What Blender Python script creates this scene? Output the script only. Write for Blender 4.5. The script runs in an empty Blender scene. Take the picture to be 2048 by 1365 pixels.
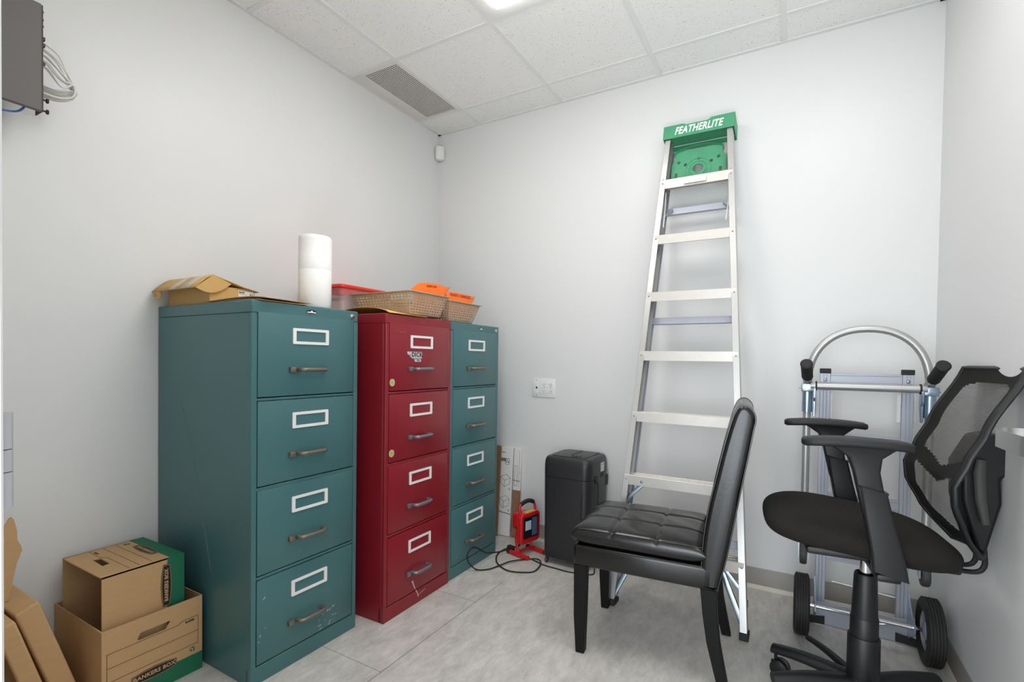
import bpy, bmesh, math, random
from math import sin, cos, pi, radians, sqrt
from mathutils import Vector, Matrix

S = bpy.context.scene
COL = S.collection
random.seed(7)

# ------------------------------------------------------------------ camera
cam_data = bpy.data.cameras.new('camera')
cam = bpy.data.objects.new('camera', cam_data)
COL.objects.link(cam)
yaw, pitch, roll = 0.5216, -0.0184, 0.0146
cam.matrix_world = (Matrix.Translation((0, 0, 1.1652)) @ Matrix.Rotation(yaw, 4, 'Z') @
                    Matrix.Rotation(pi / 2 + pitch, 4, 'X') @ Matrix.Rotation(roll, 4, 'Z'))
cam_data.sensor_width = 36.0
cam_data.lens = 17.345
cam_data.shift_y = 0.02786
cam_data.clip_start = 0.02
S.camera = cam

# ------------------------------------------------------------------ world, lamps, exposure
S.view_settings.view_transform = 'Standard'
S.view_settings.look = 'None'
S.view_settings.gamma = 1.0
S.view_settings.use_curve_mapping = False
S.view_settings.exposure = 0.05
world = bpy.data.worlds.new('world')
S.world = world
world.use_nodes = True
bg = world.node_tree.nodes['Background']
bg.inputs[0].default_value = (0.90, 0.95, 1.0, 1)
bg.inputs[1].default_value = 2.2


def area_lamp(name, loc, target, sx, sy, power, color):
    l = bpy.data.lights.new(name, 'AREA')
    l.shape = 'RECTANGLE'; l.size = sx; l.size_y = sy
    l.energy = power; l.color = color
    o = bpy.data.objects.new(name, l)
    COL.objects.link(o)
    o.location = loc
    d = Vector(target) - Vector(loc)
    o.rotation_euler = d.to_track_quat('-Z', 'Y').to_euler()
    return o


TROFFER_STRENGTH = 8.6
# added fill lamps behind the doorway; this one aims up to brighten the ceiling
hl = area_lamp('upward_fill', (-0.1, -0.40, 0.45), (-0.85, 0.95, 2.79), 1.0, 0.6, 11.5, (0.97, 0.99, 1.0))
hl.data.spread = radians(85)
area_lamp('lower_fill', (-0.25, -1.7, 1.0), (-0.2, 2.0, 0.5), 2.0, 1.8, 60.0, (0.86, 0.93, 1.0))  # broad bluish fill, added to lift the floor and lower walls
# unseen lamp added under the ceiling to brighten the right side of the room
area_lamp('right_side_fill', (0.221, 1.407, 2.775), (0.221, 1.407, 0.0), 0.45, 1.06, 9.0, (1.0, 0.99, 0.975))

# ------------------------------------------------------------------ materials
MATS = {}


def srgb(r, g, b):
    f = lambda c: (c / 255 / 12.92) if c / 255 <= 0.04045 else ((c / 255 + 0.055) / 1.055) ** 2.4
    return (f(r), f(g), f(b), 1.0)


def mat(name, col, rough=0.5, metal=0.0, noise=0.0, nscale=20.0, bump=0.0, bscale=200.0, coat=0.0,
        spec=0.5, stretch=(1, 1, 1), emit=0.0):
    m = bpy.data.materials.new(name)
    m.use_nodes = True
    nt = m.node_tree
    b = nt.nodes['Principled BSDF']
    b.inputs['Base Color'].default_value = col
    b.inputs['Roughness'].default_value = rough
    b.inputs['Metallic'].default_value = metal
    b.inputs['Specular IOR Level'].default_value = spec
    b.inputs['Coat Weight'].default_value = coat
    if emit:
        b.inputs['Emission Color'].default_value = col
        b.inputs['Emission Strength'].default_value = emit
    if noise or bump:
        tc = nt.nodes.new('ShaderNodeTexCoord')
        mp = nt.nodes.new('ShaderNodeMapping')
        mp.inputs['Scale'].default_value = stretch
        nt.links.new(tc.outputs['Object'], mp.inputs['Vector'])
    if noise:
        n = nt.nodes.new('ShaderNodeTexNoise')
        n.inputs['Scale'].default_value = nscale
        n.inputs['Detail'].default_value = 5
        nt.links.new(mp.outputs['Vector'], n.inputs['Vector'])
        mx = nt.nodes.new('ShaderNodeMix')
        mx.data_type = 'RGBA'
        mx.inputs[6].default_value = tuple(c * (1 - noise) for c in col[:3]) + (1,)
        mx.inputs[7].default_value = tuple(min(1, c * (1 + noise)) for c in col[:3]) + (1,)
        nt.links.new(n.outputs['Fac'], mx.inputs[0])
        nt.links.new(mx.outputs[2], b.inputs['Base Color'])
    if bump:
        n2 = nt.nodes.new('ShaderNodeTexNoise')
        n2.inputs['Scale'].default_value = bscale
        n2.inputs['Detail'].default_value = 3
        nt.links.new(mp.outputs['Vector'], n2.inputs['Vector'])
        bp = nt.nodes.new('ShaderNodeBump')
        bp.inputs['Strength'].default_value = bump
        bp.inputs['Distance'].default_value = 0.002
        nt.links.new(n2.outputs['Fac'], bp.inputs['Height'])
        nt.links.new(bp.outputs['Normal'], b.inputs['Normal'])
    MATS[name] = m
    return m


mat('wall_paint', srgb(228, 228, 227), 0.36, noise=0.012, nscale=2.0, bump=0.04, bscale=300, spec=0.35)
mat('ceil_metal', srgb(230, 230, 228), 0.5)
mat('white_trim', srgb(235, 235, 233), 0.4)
mat('door_paint', srgb(206, 206, 205), 0.5)
mat('baseboard_vinyl', srgb(150, 145, 137), 0.45, noise=0.06, nscale=6)
mat('base_toe', srgb(214, 208, 195), 0.5)
mat('vent_dark', srgb(30, 30, 30), 0.8)
mat('vent_white', srgb(222, 219, 214), 0.5)
mat('plastic_white', srgb(236, 236, 236), 0.35)
mat('slot_dark', srgb(40, 38, 36), 0.6)
mat('green_paint', srgb(70, 112, 115), 0.33, noise=0.05, nscale=9, bump=0.05, bscale=900)
mat('red_paint', srgb(138, 28, 40), 0.33, noise=0.05, nscale=9, bump=0.05, bscale=900)
mat('gap_dark', srgb(14, 20, 22), 0.7)
mat('handle_bronze', srgb(130, 122, 108), 0.4, metal=0.6, noise=0.12, nscale=40)
mat('handle_steel', srgb(132, 134, 138), 0.38, metal=0.6, noise=0.1, nscale=40)
mat('frame_white', srgb(240, 238, 236), 0.3)
mat('chrome', srgb(210, 210, 212), 0.15, metal=1.0)
mat('badge_black', srgb(24, 26, 28), 0.4)
mat('scuff', srgb(196, 176, 172), 0.7)
mat('scuff_dim', srgb(150, 72, 84), 0.7)
mat('scratch_green', srgb(112, 128, 124), 0.6)
mat('sticker_grey', srgb(196, 198, 198), 0.5)
mat('coin_tan', srgb(208, 190, 140), 0.5)
mat('coin_green', srgb(166, 186, 116), 0.5)
mat('kraft', srgb(196, 158, 112), 0.75, noise=0.07, nscale=14, stretch=(1, 1, 6))
mat('kraft_tan', srgb(206, 168, 104), 0.75, noise=0.05, nscale=14)
mat('kraft_inner', srgb(150, 112, 72), 0.8, noise=0.06, nscale=20)
mat('kraft_brown', srgb(150, 112, 84), 0.8, noise=0.06, nscale=20)
mat('box_green', srgb(22, 108, 78), 0.55)
mat('ink', srgb(34, 26, 22), 0.6)
mat('ink_line', srgb(96, 76, 48), 0.7)
mat('paper_white', srgb(236, 234, 230), 0.75)
mat('label_print', srgb(120, 120, 124), 0.7)
mat('tape', srgb(206, 196, 184), 0.35)
mat('towel_paper', srgb(242, 240, 236), 0.9, bump=0.5, bscale=90)
mat('towel_core', srgb(170, 140, 104), 0.9)
mat('red_plastic', srgb(232, 58, 40), 0.3)
mat('basket_taupe', srgb(188, 166, 140), 0.45)
mat('orange_paper', srgb(250, 116, 22), 0.6)
mat('orange_ink', srgb(150, 34, 10), 0.6)
mat('manila', srgb(222, 178, 96), 0.7)
mat('aluminium', srgb(200, 199, 196), 0.38, metal=0.8, noise=0.05, nscale=30, stretch=(8, 8, 1))
mat('aluminium_step', srgb(212, 208, 201), 0.45, metal=0.5, noise=0.06, nscale=30)
mat('alu_tube', srgb(190, 190, 188), 0.42, metal=0.7)
mat('alu_extrusion', srgb(172, 176, 186), 0.5, metal=0.55)
mat('zinc', srgb(176, 196, 212), 0.28, metal=0.9)
mat('rivet', srgb(150, 150, 152), 0.35, metal=0.9)
mat('green_plastic', srgb(76, 158, 117), 0.45, noise=0.12, nscale=25)
mat('green_plastic_dark', srgb(20, 70, 48), 0.5)
mat('rubber', srgb(34, 33, 32), 0.7, noise=0.15, nscale=50)
mat('rubber_grey', srgb(70, 68, 64), 0.6, noise=0.15, nscale=50)
mat('black_plastic', srgb(22, 23, 25), 0.45)
mat('black_plastic_soft', srgb(24, 24, 25), 0.55, bump=0.1, bscale=600)
mat('shredder_black', srgb(40, 41, 44), 0.38, bump=0.08, bscale=500)
mat('shredder_top', srgb(36, 35, 34), 0.35)
mat('leather', srgb(14, 13, 13), 0.23, noise=0.1, nscale=20, bump=0.12, bscale=60, coat=0.0, spec=0.55)
mat('stitch', srgb(58, 54, 50), 0.6)
mat('black_wood', srgb(10, 10, 10), 0.55, spec=0.25)
mat('fabric', srgb(38, 36, 34), 0.95, noise=0.12, nscale=30, bump=0.4, bscale=700, spec=0.2)
mat('mesh_dark', srgb(34, 33, 32), 0.85, bump=0.3, bscale=700, spec=0.2)
mat('work_red', srgb(206, 26, 34), 0.32)
mat('work_dark', srgb(26, 30, 40), 0.25)
mat('work_lens', srgb(88, 104, 126), 0.15)
mat('led', srgb(196, 210, 214), 0.3)
mat('yellow_label', srgb(226, 186, 84), 0.5)
mat('net_black', srgb(98, 94, 92), 0.5, noise=0.04, nscale=200)
mat('net_dark', srgb(44, 38, 36), 0.5)
mat('cable_white', srgb(226, 224, 218), 0.45)
mat('cable_blue', srgb(62, 112, 176), 0.45)
mat('lens_lamp', (1.0, 0.99, 0.975, 1), 0.5, emit=TROFFER_STRENGTH)
mat('brushed', srgb(206, 205, 202), 0.3, metal=0.85)
mat('hinge_metal', srgb(172, 172, 176), 0.5, metal=0.2)


def floor_material():
    m = bpy.data.materials.new('floor_vinyl')
    m.use_nodes = True
    nt = m.node_tree; L = nt.links
    b = nt.nodes['Principled BSDF']
    tc = nt.nodes.new('ShaderNodeTexCoord')
    sep = nt.nodes.new('ShaderNodeSeparateXYZ'); L.new(tc.outputs['Object'], sep.inputs[0])
    def math(op, a, bb=None):
        n = nt.nodes.new('ShaderNodeMath'); n.operation = op
        for i, v in enumerate((a, bb)):
            if v is None: continue
            if isinstance(v, (int, float)): n.inputs[i].default_value = v
            else: L.new(v, n.inputs[i])
        return n.outputs[0]
    u = math('ADD', sep.outputs['Y'], -1.336 + 6.2)
    v = math('ADD', sep.outputs['X'], 1.31 + 6.1)
    cmb = nt.nodes.new('ShaderNodeCombineXYZ'); L.new(u, cmb.inputs[0]); L.new(v, cmb.inputs[1])
    br = nt.nodes.new('ShaderNodeTexBrick')
    br.offset = 0.5; br.offset_frequency = 2
    br.inputs['Scale'].default_value = 1.0
    br.inputs['Brick Width'].default_value = 0.62
    br.inputs['Row Height'].default_value = 0.305
    br.inputs['Mortar Size'].default_value = 0.0011
    br.inputs['Mortar Smooth'].default_value = 0.3
    br.inputs['Color1'].default_value = srgb(212, 208, 202)
    br.inputs['Color2'].default_value = srgb(215, 211, 206)
    br.inputs['Mortar'].default_value = srgb(204, 199, 193)
    L.new(cmb.outputs[0], br.inputs['Vector'])
    mp = nt.nodes.new('ShaderNodeMapping'); mp.inputs['Scale'].default_value = (2.2, 1.0, 1)
    L.new(tc.outputs['Object'], mp.inputs[0])
    n1 = nt.nodes.new('ShaderNodeTexNoise'); n1.inputs['Scale'].default_value = 6.5
    n1.inputs['Detail'].default_value = 9; n1.inputs['Roughness'].default_value = 0.68
    n1.inputs['Distortion'].default_value = 0.5
    L.new(mp.outputs[0], n1.inputs['Vector'])
    r1 = nt.nodes.new('ShaderNodeValToRGB')
    r1.color_ramp.elements[0].position = 0.32; r1.color_ramp.elements[0].color = (0.80, 0.80, 0.795, 1)
    r1.color_ramp.elements[1].position = 0.66; r1.color_ramp.elements[1].color = (1.08, 1.08, 1.07, 1)
    L.new(n1.outputs['Fac'], r1.inputs[0])
    mul = nt.nodes.new('ShaderNodeMix'); mul.data_type = 'RGBA'; mul.blend_type = 'MULTIPLY'
    mul.inputs[0].default_value = 1.0
    L.new(br.outputs['Color'], mul.inputs[6]); L.new(r1.outputs[0], mul.inputs[7])
    n2 = nt.nodes.new('ShaderNodeTexNoise'); n2.inputs['Scale'].default_value = 38
    n2.inputs['Detail'].default_value = 6; n2.inputs['Roughness'].default_value = 0.8
    mp2 = nt.nodes.new('ShaderNodeMapping'); mp2.inputs['Scale'].default_value = (1, 0.35, 1)
    mp2.inputs['Rotation'].default_value = (0, 0, 0.5)
    L.new(tc.outputs['Object'], mp2.inputs[0]); L.new(mp2.outputs[0], n2.inputs['Vector'])
    r2 = nt.nodes.new('ShaderNodeValToRGB')
    r2.color_ramp.elements[0].position = 0.35; r2.color_ramp.elements[0].color = (0.84, 0.84, 0.84, 1)
    r2.color_ramp.elements[1].position = 0.65; r2.color_ramp.elements[1].color = (1.06, 1.06, 1.06, 1)
    L.new(n2.outputs['Fac'], r2.inputs[0])
    mul2 = nt.nodes.new('ShaderNodeMix'); mul2.data_type = 'RGBA'; mul2.blend_type = 'MULTIPLY'
    mul2.inputs[0].default_value = 1.0
    L.new(mul.outputs[2], mul2.inputs[6]); L.new(r2.outputs[0], mul2.inputs[7])
    # the one open seam along the cabinets: a thin dark line
    dx = math('ABSOLUTE', math('ADD', sep.outputs['X'], 1.31))
    seam = math('LESS_THAN', dx, 0.0016)
    lim = math('LESS_THAN', sep.outputs['Y'], 2.2)
    s2 = math('MULTIPLY', math('MULTIPLY', seam, lim), 0.75)
    for yy in (1.336, 1.961):
        dy = math('ABSOLUTE', math('ADD', sep.outputs['Y'], -yy))
        k = math('MULTIPLY', math('LESS_THAN', dy, 0.0014), math('LESS_THAN', sep.outputs['X'], -1.31))
        s2 = math('MAXIMUM', s2, math('MULTIPLY', k, 0.6))
    mx = nt.nodes.new('ShaderNodeMix'); mx.data_type = 'RGBA'
    L.new(s2, mx.inputs[0]); L.new(mul2.outputs[2], mx.inputs[6]); mx.inputs[7].default_value = srgb(58, 54, 50)
    L.new(mx.outputs[2], b.inputs['Base Color'])
    b.inputs['Roughness'].default_value = 0.30
    b.inputs['Specular IOR Level'].default_value = 0.5
    MATS['floor_vinyl'] = m


def ceiling_material():
    m = bpy.data.materials.new('ceiling_tile')
    m.use_nodes = True
    nt = m.node_tree; L = nt.links
    b = nt.nodes['Principled BSDF']
    tc = nt.nodes.new('ShaderNodeTexCoord')
    v = nt.nodes.new('ShaderNodeTexVoronoi'); v.inputs['Scale'].default_value = 110
    L.new(tc.outputs['Object'], v.inputs['Vector'])
    n = nt.nodes.new('ShaderNodeTexNoise'); n.inputs['Scale'].default_value = 60; n.inputs['Detail'].default_value = 4
    L.new(tc.outputs['Object'], n.inputs['Vector'])
    ad = nt.nodes.new('ShaderNodeMath'); ad.operation = 'ADD'
    L.new(v.outputs['Distance'], ad.inputs[0])
    sc = nt.nodes.new('ShaderNodeMath'); sc.operation = 'MULTIPLY'; sc.inputs[1].default_value = 0.6
    L.new(n.outputs['Fac'], sc.inputs[0]); L.new(sc.outputs[0], ad.inputs[1])
    r = nt.nodes.new('ShaderNodeValToRGB')
    r.color_ramp.elements[0].position = 0.36; r.color_ramp.elements[0].color = srgb(138, 136, 133)
    r.color_ramp.elements[1].position = 0.47; r.color_ramp.elements[1].color = srgb(240, 240, 238)
    L.new(ad.outputs[0], r.inputs[0])
    L.new(r.outputs[0], b.inputs['Base Color'])
    b.inputs['Roughness'].default_value = 0.9
    bp = nt.nodes.new('ShaderNodeBump'); bp.inputs['Strength'].default_value = 0.3; bp.inputs['Distance'].default_value = 0.002
    L.new(ad.outputs[0], bp.inputs['Height']); L.new(bp.outputs['Normal'], b.inputs['Normal'])
    MATS['ceiling_tile'] = m


def see_through(name, col, alpha, rough=0.3, stripes=0.0, axis='Z', lo=0.0):
    """a sheet that lets part of the light straight through (thin plastic, open weave)"""
    m = bpy.data.materials.new(name)
    m.use_nodes = True
    nt = m.node_tree; L = nt.links
    b = nt.nodes['Principled BSDF']
    b.inputs['Base Color'].default_value = col
    b.inputs['Roughness'].default_value = rough
    b.inputs['Alpha'].default_value = alpha
    if stripes:
        tc = nt.nodes.new('ShaderNodeTexCoord')
        w = nt.nodes.new('ShaderNodeTexWave')
        w.wave_type = 'BANDS'; w.bands_direction = axis
        w.inputs['Scale'].default_value = stripes
        w.inputs['Distortion'].default_value = 0.3
        L.new(tc.outputs['Object'], w.inputs['Vector'])
        mr = nt.nodes.new('ShaderNodeMapRange')
        mr.inputs['To Min'].default_value = lo; mr.inputs['To Max'].default_value = alpha
        L.new(w.outputs['Fac'], mr.inputs['Value'])
        L.new(mr.outputs[0], b.inputs['Alpha'])
    MATS[name] = m


floor_material()
ceiling_material()
see_through('mesh_open', srgb(74, 70, 66), 0.80, 0.8, stripes=70.0, axis='Z', lo=0.35)
see_through('clear_plastic', srgb(236, 214, 214), 0.42, 0.15)
see_through('red_clear', srgb(240, 120, 120), 0.5, 0.2)


# ------------------------------------------------------------------ mesh building
class MB:
    """collects shapes and links them as ONE mesh object"""
    def __init__(s):
        s.v = []; s.f = []; s.mi = []; s.mats = []; s.cur = 0; s.M = Matrix.Identity(4)

    def m(s, name):
        if name not in s.mats: s.mats.append(name)
        s.cur = s.mats.index(name); return s

    def at(s, M=None):
        s.M = M if M is not None else Matrix.Identity(4); return s

    def add(s, verts, faces):
        if not s.mats: s.m('white_trim')
        o = len(s.v)
        s.v += [s.M @ Vector(p) for p in verts]
        for f in faces:
            s.f.append([i + o for i in f]); s.mi.append(s.cur)
        return s

    def box(s, x0, x1, y0, y1, z0, z1, r=0.0, seg=2):
        if r <= 0:
            V = [(x, y, z) for x in (x0, x1) for y in (y0, y1) for z in (z0, z1)]
            return s.add(V, [(0, 1, 3, 2), (4, 6, 7, 5), (0, 4, 5, 1), (2, 3, 7, 6), (0, 2, 6, 4), (1, 5, 7, 3)])
        bm = bmesh.new()
        bmesh.ops.create_cube(bm, size=1.0)
        for v in bm.verts:
            v.co = Vector(((x0 + x1) / 2 + v.co.x * (x1 - x0), (y0 + y1) / 2 + v.co.y * (y1 - y0), (z0 + z1) / 2 + v.co.z * (z1 - z0)))
        r = min(r, 0.49 * min(abs(x1 - x0), abs(y1 - y0), abs(z1 - z0)))
        bmesh.ops.bevel(bm, geom=bm.edges[:], offset=r, offset_type='OFFSET', segments=seg, profile=0.5, affect='EDGES')
        return s.bm(bm)

    def bm(s, bm):
        bm.verts.index_update()
        s.add([v.co.copy() for v in bm.verts], [[v.index for v in f.verts] for f in bm.faces])
        bm.free(); return s

    def mesh(s, me):
        return s.add([v.co.copy() for v in me.vertices], [list(p.vertices) for p in me.polygons])

    def loft(s, rings, closed=True, caps=True, loop=False):
        n = len(rings[0]); V = [p for r in rings for p in r]; F = []
        R = len(rings)
        for i in range(R if loop else R - 1):
            a = i * n; b = ((i + 1) % R) * n
            for j in range(n if closed else n - 1):
                k = (j + 1) % n
                F.append((a + j, a + k, b + k, b + j))
        if caps and not loop:
            F.append(tuple(range(n))[::-1]); F.append(tuple((R - 1) * n + j for j in range(n)))
        return s.add(V, F)

    def tube(s, pts, r, seg=12, caps=True, loop=False, sx=1.0, up=None):
        P = [Vector(p) for p in pts]; n = len(P)
        rr = r if isinstance(r, (list, tuple)) else [r] * n
        T = []
        for i in range(n):
            a = P[(i - 1) % n] if (loop or i > 0) else P[i]
            b = P[(i + 1) % n] if (loop or i < n - 1) else P[i]
            T.append((b - a).normalized())
        N = Vector(up) if up else (Vector((0, 0, 1)) if abs(T[0].z) < 0.9 else Vector((1, 0, 0)))
        N = (N - T[0] * N.dot(T[0])).normalized()
        rings = []
        for i in range(n):
            if i:
                N = N - T[i] * N.dot(T[i])
                N.normalize()
            B = T[i].cross(N)
            rings.append([P[i] + (N * cos(2 * pi * k / seg) + B * sin(2 * pi * k / seg) * sx) * rr[i] for k in range(seg)])
        return s.loft(rings, True, caps, loop)

    def cyl(s, a, b, r, seg=20, r2=None):
        return s.tube([a, b], [r, r if r2 is None else r2], seg)

    def lathe(s, prof, seg=32, M=None, caps=True):
        """profile (radius, height) about the local z axis"""
        keep = s.M
        if M is not None: s.M = s.M @ M
        s.loft([[(r * cos(2 * pi * k / seg), r * sin(2 * pi * k / seg), z) for k in range(seg)] for r, z in prof], True, caps)
        s.M = keep; return s

    def prism(s, poly, axis, a, b):
        """polygon extruded along an axis ('x','y','z') from a to b"""
        f = {'x': lambda p, t: (t, p[0], p[1]), 'y': lambda p, t: (p[0], t, p[1]), 'z': lambda p, t: (p[0], p[1], t)}[axis]
        return s.loft([[f(p, a) for p in poly], [f(p, b) for p in poly]], True, True)

    def grid(s, fn, nu, nv, skip=None, thick=None):
        V = [fn(i / nu, j / nv) for j in range(nv + 1) for i in range(nu + 1)]
        F = []
        for j in range(nv):
            for i in range(nu):
                if skip and skip(i, j): continue
                F.append((j * (nu + 1) + i, j * (nu + 1) + i + 1, (j + 1) * (nu + 1) + i + 1, (j + 1) * (nu + 1) + i))
        return s.add(V, F)

    def shape2d(s, splines, depth, M):
        """flat shape with holes (poly outlines), extruded by depth"""
        cu = bpy.data.curves.new('tmp', 'CURVE'); cu.dimensions = '2D'; cu.fill_mode = 'BOTH'; cu.extrude = depth / 2
        for pts in splines:
            sp = cu.splines.new('POLY'); sp.points.add(len(pts) - 1); sp.use_cyclic_u = True
            for i, p in enumerate(pts): sp.points[i].co = (p[0], p[1], 0, 1)
        return s._curve(cu, M)

    def text(s, string, size, M, bold=0.0, depth=0.0006, shear=0.0, align='CENTER', spacing=1.0):
        cu = bpy.data.curves.new('tmp', 'FONT'); cu.body = string; cu.size = size
        cu.align_x = align; cu.align_y = 'CENTER'; cu.extrude = depth / 2; cu.offset = bold; cu.shear = shear
        cu.space_character = spacing; cu.resolution_u = 3
        return s._curve(cu, M)

    def _curve(s, cu, M):
        o = bpy.data.objects.new('tmp', cu)
        COL.objects.link(o)
        bpy.context.view_layer.update()
        me = bpy.data.meshes.new_from_object(o.evaluated_get(bpy.context.evaluated_depsgraph_get()))
        keep = s.M; s.M = s.M @ M
        s.mesh(me); s.M = keep
        bpy.data.objects.remove(o); bpy.data.curves.remove(cu); bpy.data.meshes.remove(me)
        return s

    def build(s, name, parent=None, bevel=0.0, sharp=35, solid=0.0, seg=2, subsurf=0):
        me = bpy.data.meshes.new(name)
        me.from_pydata([tuple(v) for v in s.v], [], s.f)
        for n in s.mats: me.materials.append(MATS[n])
        me.polygons.foreach_set('material_index', s.mi)
        bm = bmesh.new(); bm.from_mesh(me)
        bmesh.ops.recalc_face_normals(bm, faces=bm.faces[:])
        bm.to_mesh(me); bm.free()
        me.shade_smooth(); me.set_sharp_from_angle(angle=radians(sharp))
        o = bpy.data.objects.new(name, me)
        COL.objects.link(o)
        if parent: o.parent = parent
        if solid:
            md = o.modifiers.new('solid', 'SOLIDIFY'); md.thickness = solid; md.offset = 0
        if bevel:
            md = o.modifiers.new('bevel', 'BEVEL'); md.width = bevel; md.segments = seg
            md.limit_method = 'ANGLE'; md.angle_limit = radians(40)
        if subsurf:
            md = o.modifiers.new('sub', 'SUBSURF'); md.levels = subsurf; md.render_levels = subsurf
        return o


def tag(o, label, cat, group=None):
    o['label'] = label; o['category'] = cat
    if group: o['group'] = group
    return o


def thing(name, label, cat, loc=(0, 0, 0), rotz=0.0, group=None, rot=None):
    o = bpy.data.objects.new(name, None)
    o.empty_display_size = 0.05
    COL.objects.link(o)
    o.location = loc
    o.rotation_euler = rot if rot else (0, 0, rotz)
    return tag(o, label, cat, group)


def struct(o, label=None):
    o['kind'] = 'structure'
    if label: o['label'] = label
    return o


def dup(o, parent, loc=None):
    """a copy of a part with copies of its own pieces"""
    c = o.copy(); COL.objects.link(c); c.parent = parent
    if loc is not None: c.location = loc
    for ch in list(o.children):
        dup(ch, c)
    return c


def catmull(pts, n=8, loop=False):
    P = [Vector(p) for p in pts]; out = []; N = len(P)
    for i in range(N if loop else N - 1):
        if loop: a, b, c, d = (P[(i + k) % N] for k in (-1, 0, 1, 2))
        else: a, b, c, d = P[max(i - 1, 0)], P[i], P[i + 1], P[min(i + 2, N - 1)]
        for k in range(n):
            t = k / n
            out.append(0.5 * (2 * b + (c - a) * t + (2 * a - 5 * b + 4 * c - d) * t * t + (3 * b - a - 3 * c + d) * t ** 3))
    if not loop: out.append(P[-1])
    return out


def rrect(x0, x1, y0, y1, r, n=4):
    o = []
    for cx, cy, a0 in ((x1 - r, y1 - r, 0), (x0 + r, y1 - r, 90), (x0 + r, y0 + r, 180), (x1 - r, y0 + r, 270)):
        for k in range(n + 1):
            a = radians(a0 + 90 * k / n); o.append((cx + r * cos(a), cy + r * sin(a)))
    return o


def circ(cx, cy, r, n=20, ry=None, a0=0):
    return [(cx + r * cos(2 * pi * k / n + a0), cy + (ry or r) * sin(2 * pi * k / n + a0)) for k in range(n)]


def frame_of(origin, xdir, ydir):
    """matrix placing a flat drawing (local x, y) on a surface"""
    x = Vector(xdir).normalized(); y = Vector(ydir).normalized(); z = x.cross(y)
    return Matrix(((x.x, y.x, z.x, origin[0]), (x.y, y.y, z.y, origin[1]), (x.z, y.z, z.z, origin[2]), (0, 0, 0, 1)))


# ------------------------------------------------------------------ the room
XL, XR, YB, ZC, YF = -2.278, 0.541, 2.856, 2.790, 0.15
struct(MB().m('floor_vinyl').box(XL - 0.1, XR + 0.1, -2.0, YB + 0.1, -0.06, 0).build('floor'))
struct(MB().m('wall_paint').box(XL - 0.1, XL, YF - 0.12, YB + 0.1, 0, ZC).build('wall_left'))
struct(MB().m('wall_paint').box(XL, XR, YB, YB + 0.1, 0, ZC).build('wall_back'))
struct(MB().m('wall_paint').box(XR, XR + 0.1, YF - 0.12, YB + 0.1, 0, ZC).build('wall_right'))
DX0, DX1, DZ = -0.60, 0.36, 2.18
wf = MB().m('wall_paint')
wf.box(XL, DX0 - 0.05, YF - 0.12, YF - 0.001, 0, ZC).box(DX1 + 0.05, XR, YF - 0.12, YF - 0.001, 0, ZC).box(DX0 - 0.05, DX1 + 0.05, YF - 0.12, YF - 0.001, DZ + 0.05, ZC)
struct(wf.build('wall_front'))
door = MB().m('door_paint')
door.box(DX0 - 0.05, -0.5905, YF - 0.125, YF, 0, DZ, 0.002, 1).box(DX1, DX1 + 0.05, YF - 0.125, YF, 0, DZ, 0.002, 1)
door.box(DX0 - 0.05, DX1 + 0.05, YF - 0.125, YF, DZ, DZ + 0.05, 0.002, 1)
door = struct(door.build('door_1'), 'white door frame at the left edge with a grey hinge')
hg = MB().m('hinge_metal')
for z0, z1 in ((1.027, 1.0585), (1.0593, 1.0788), (1.0796, 1.112)):
    hg.cyl((-0.6133, YF + 0.003, z0), (-0.6133, YF + 0.003, z1), 0.0085, 20)
hg.build('hinge', door)

struct(MB().m('ceiling_tile').box(XL - 0.1, XR + 0.1, YF - 0.12, YB + 0.1, ZC, ZC + 0.05).build('ceiling'))
tb = MB().m('ceil_metal')
for k in (-1, 0, 1, 2):
    x = -1.304 + 0.61 * k
    tb.box(x - 0.012, x + 0.012, YF, YB, ZC - 0.005, ZC + 0.002)
for k in range(5):
    y = 2.627 - 0.61 * k
    tb.box(XL, XR, y - 0.012, y + 0.012, ZC - 0.0045, ZC + 0.002)
struct(tb.build('trim_1'), 'white ceiling grid of thin metal bars')
tb = MB().m('ceil_metal')
tb.box(XL, XL + 0.022, YF, YB, ZC - 0.006, ZC + 0.001).box(XL, XR, YB - 0.022, YB, ZC - 0.006, ZC + 0.001).box(XR - 0.022, XR, YF, YB, ZC - 0.006, ZC + 0.001)
struct(tb.build('trim_2'), 'white angle strip where the ceiling meets the walls')


def baseboard(name, along, a, b, wall, sgn):
    prof = [(0, 0), (0.006, 0), (0.006, 0.02), (0.004, 0.026), (0.004, 0.100), (0.0015, 0.104), (0, 0.104)]
    toe = [(0.006, 0.0), (0.020, 0.0), (0.017, 0.006), (0.006, 0.017)]
    mb = MB()
    for mt, pr in (('baseboard_vinyl', prof), ('base_toe', toe)):
        mb.m(mt)
        if along == 'x': mb.prism([(wall + sgn * p, z) for p, z in pr], 'x', a, b)
        else: mb.prism([(wall + sgn * p, z) for p, z in pr], 'y', a, b)
    return struct(mb.build(name))


baseboard('baseboard_back', 'x', XL, XR, YB, -1)
baseboard('baseboard_right', 'y', YF, YB, XR, -1)
baseboard('baseboard_left', 'y', YF, YB, XL, 1)

# ------------------------------------------------------------------ ceiling fittings
t = thing('ceiling_light', 'white recessed ceiling light panel at the top edge of the photo', 'ceiling light', (-0.999, 1.407, ZC))
f = MB().m('ceil_metal')
f.shape2d([rrect(-0.292, 0.292, -0.597, 0.597, 0.004, 1), rrect(-0.224, 0.224, -0.53, 0.53, 0.004, 1)], 0.006, Matrix.Translation((0, 0, -0.004)))
f.build('frame', t)
MB().m('lens_lamp').box(-0.224, 0.224, -0.53, 0.53, -0.022, -0.002, 0.004, 2).build('diffuser', t)

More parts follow.
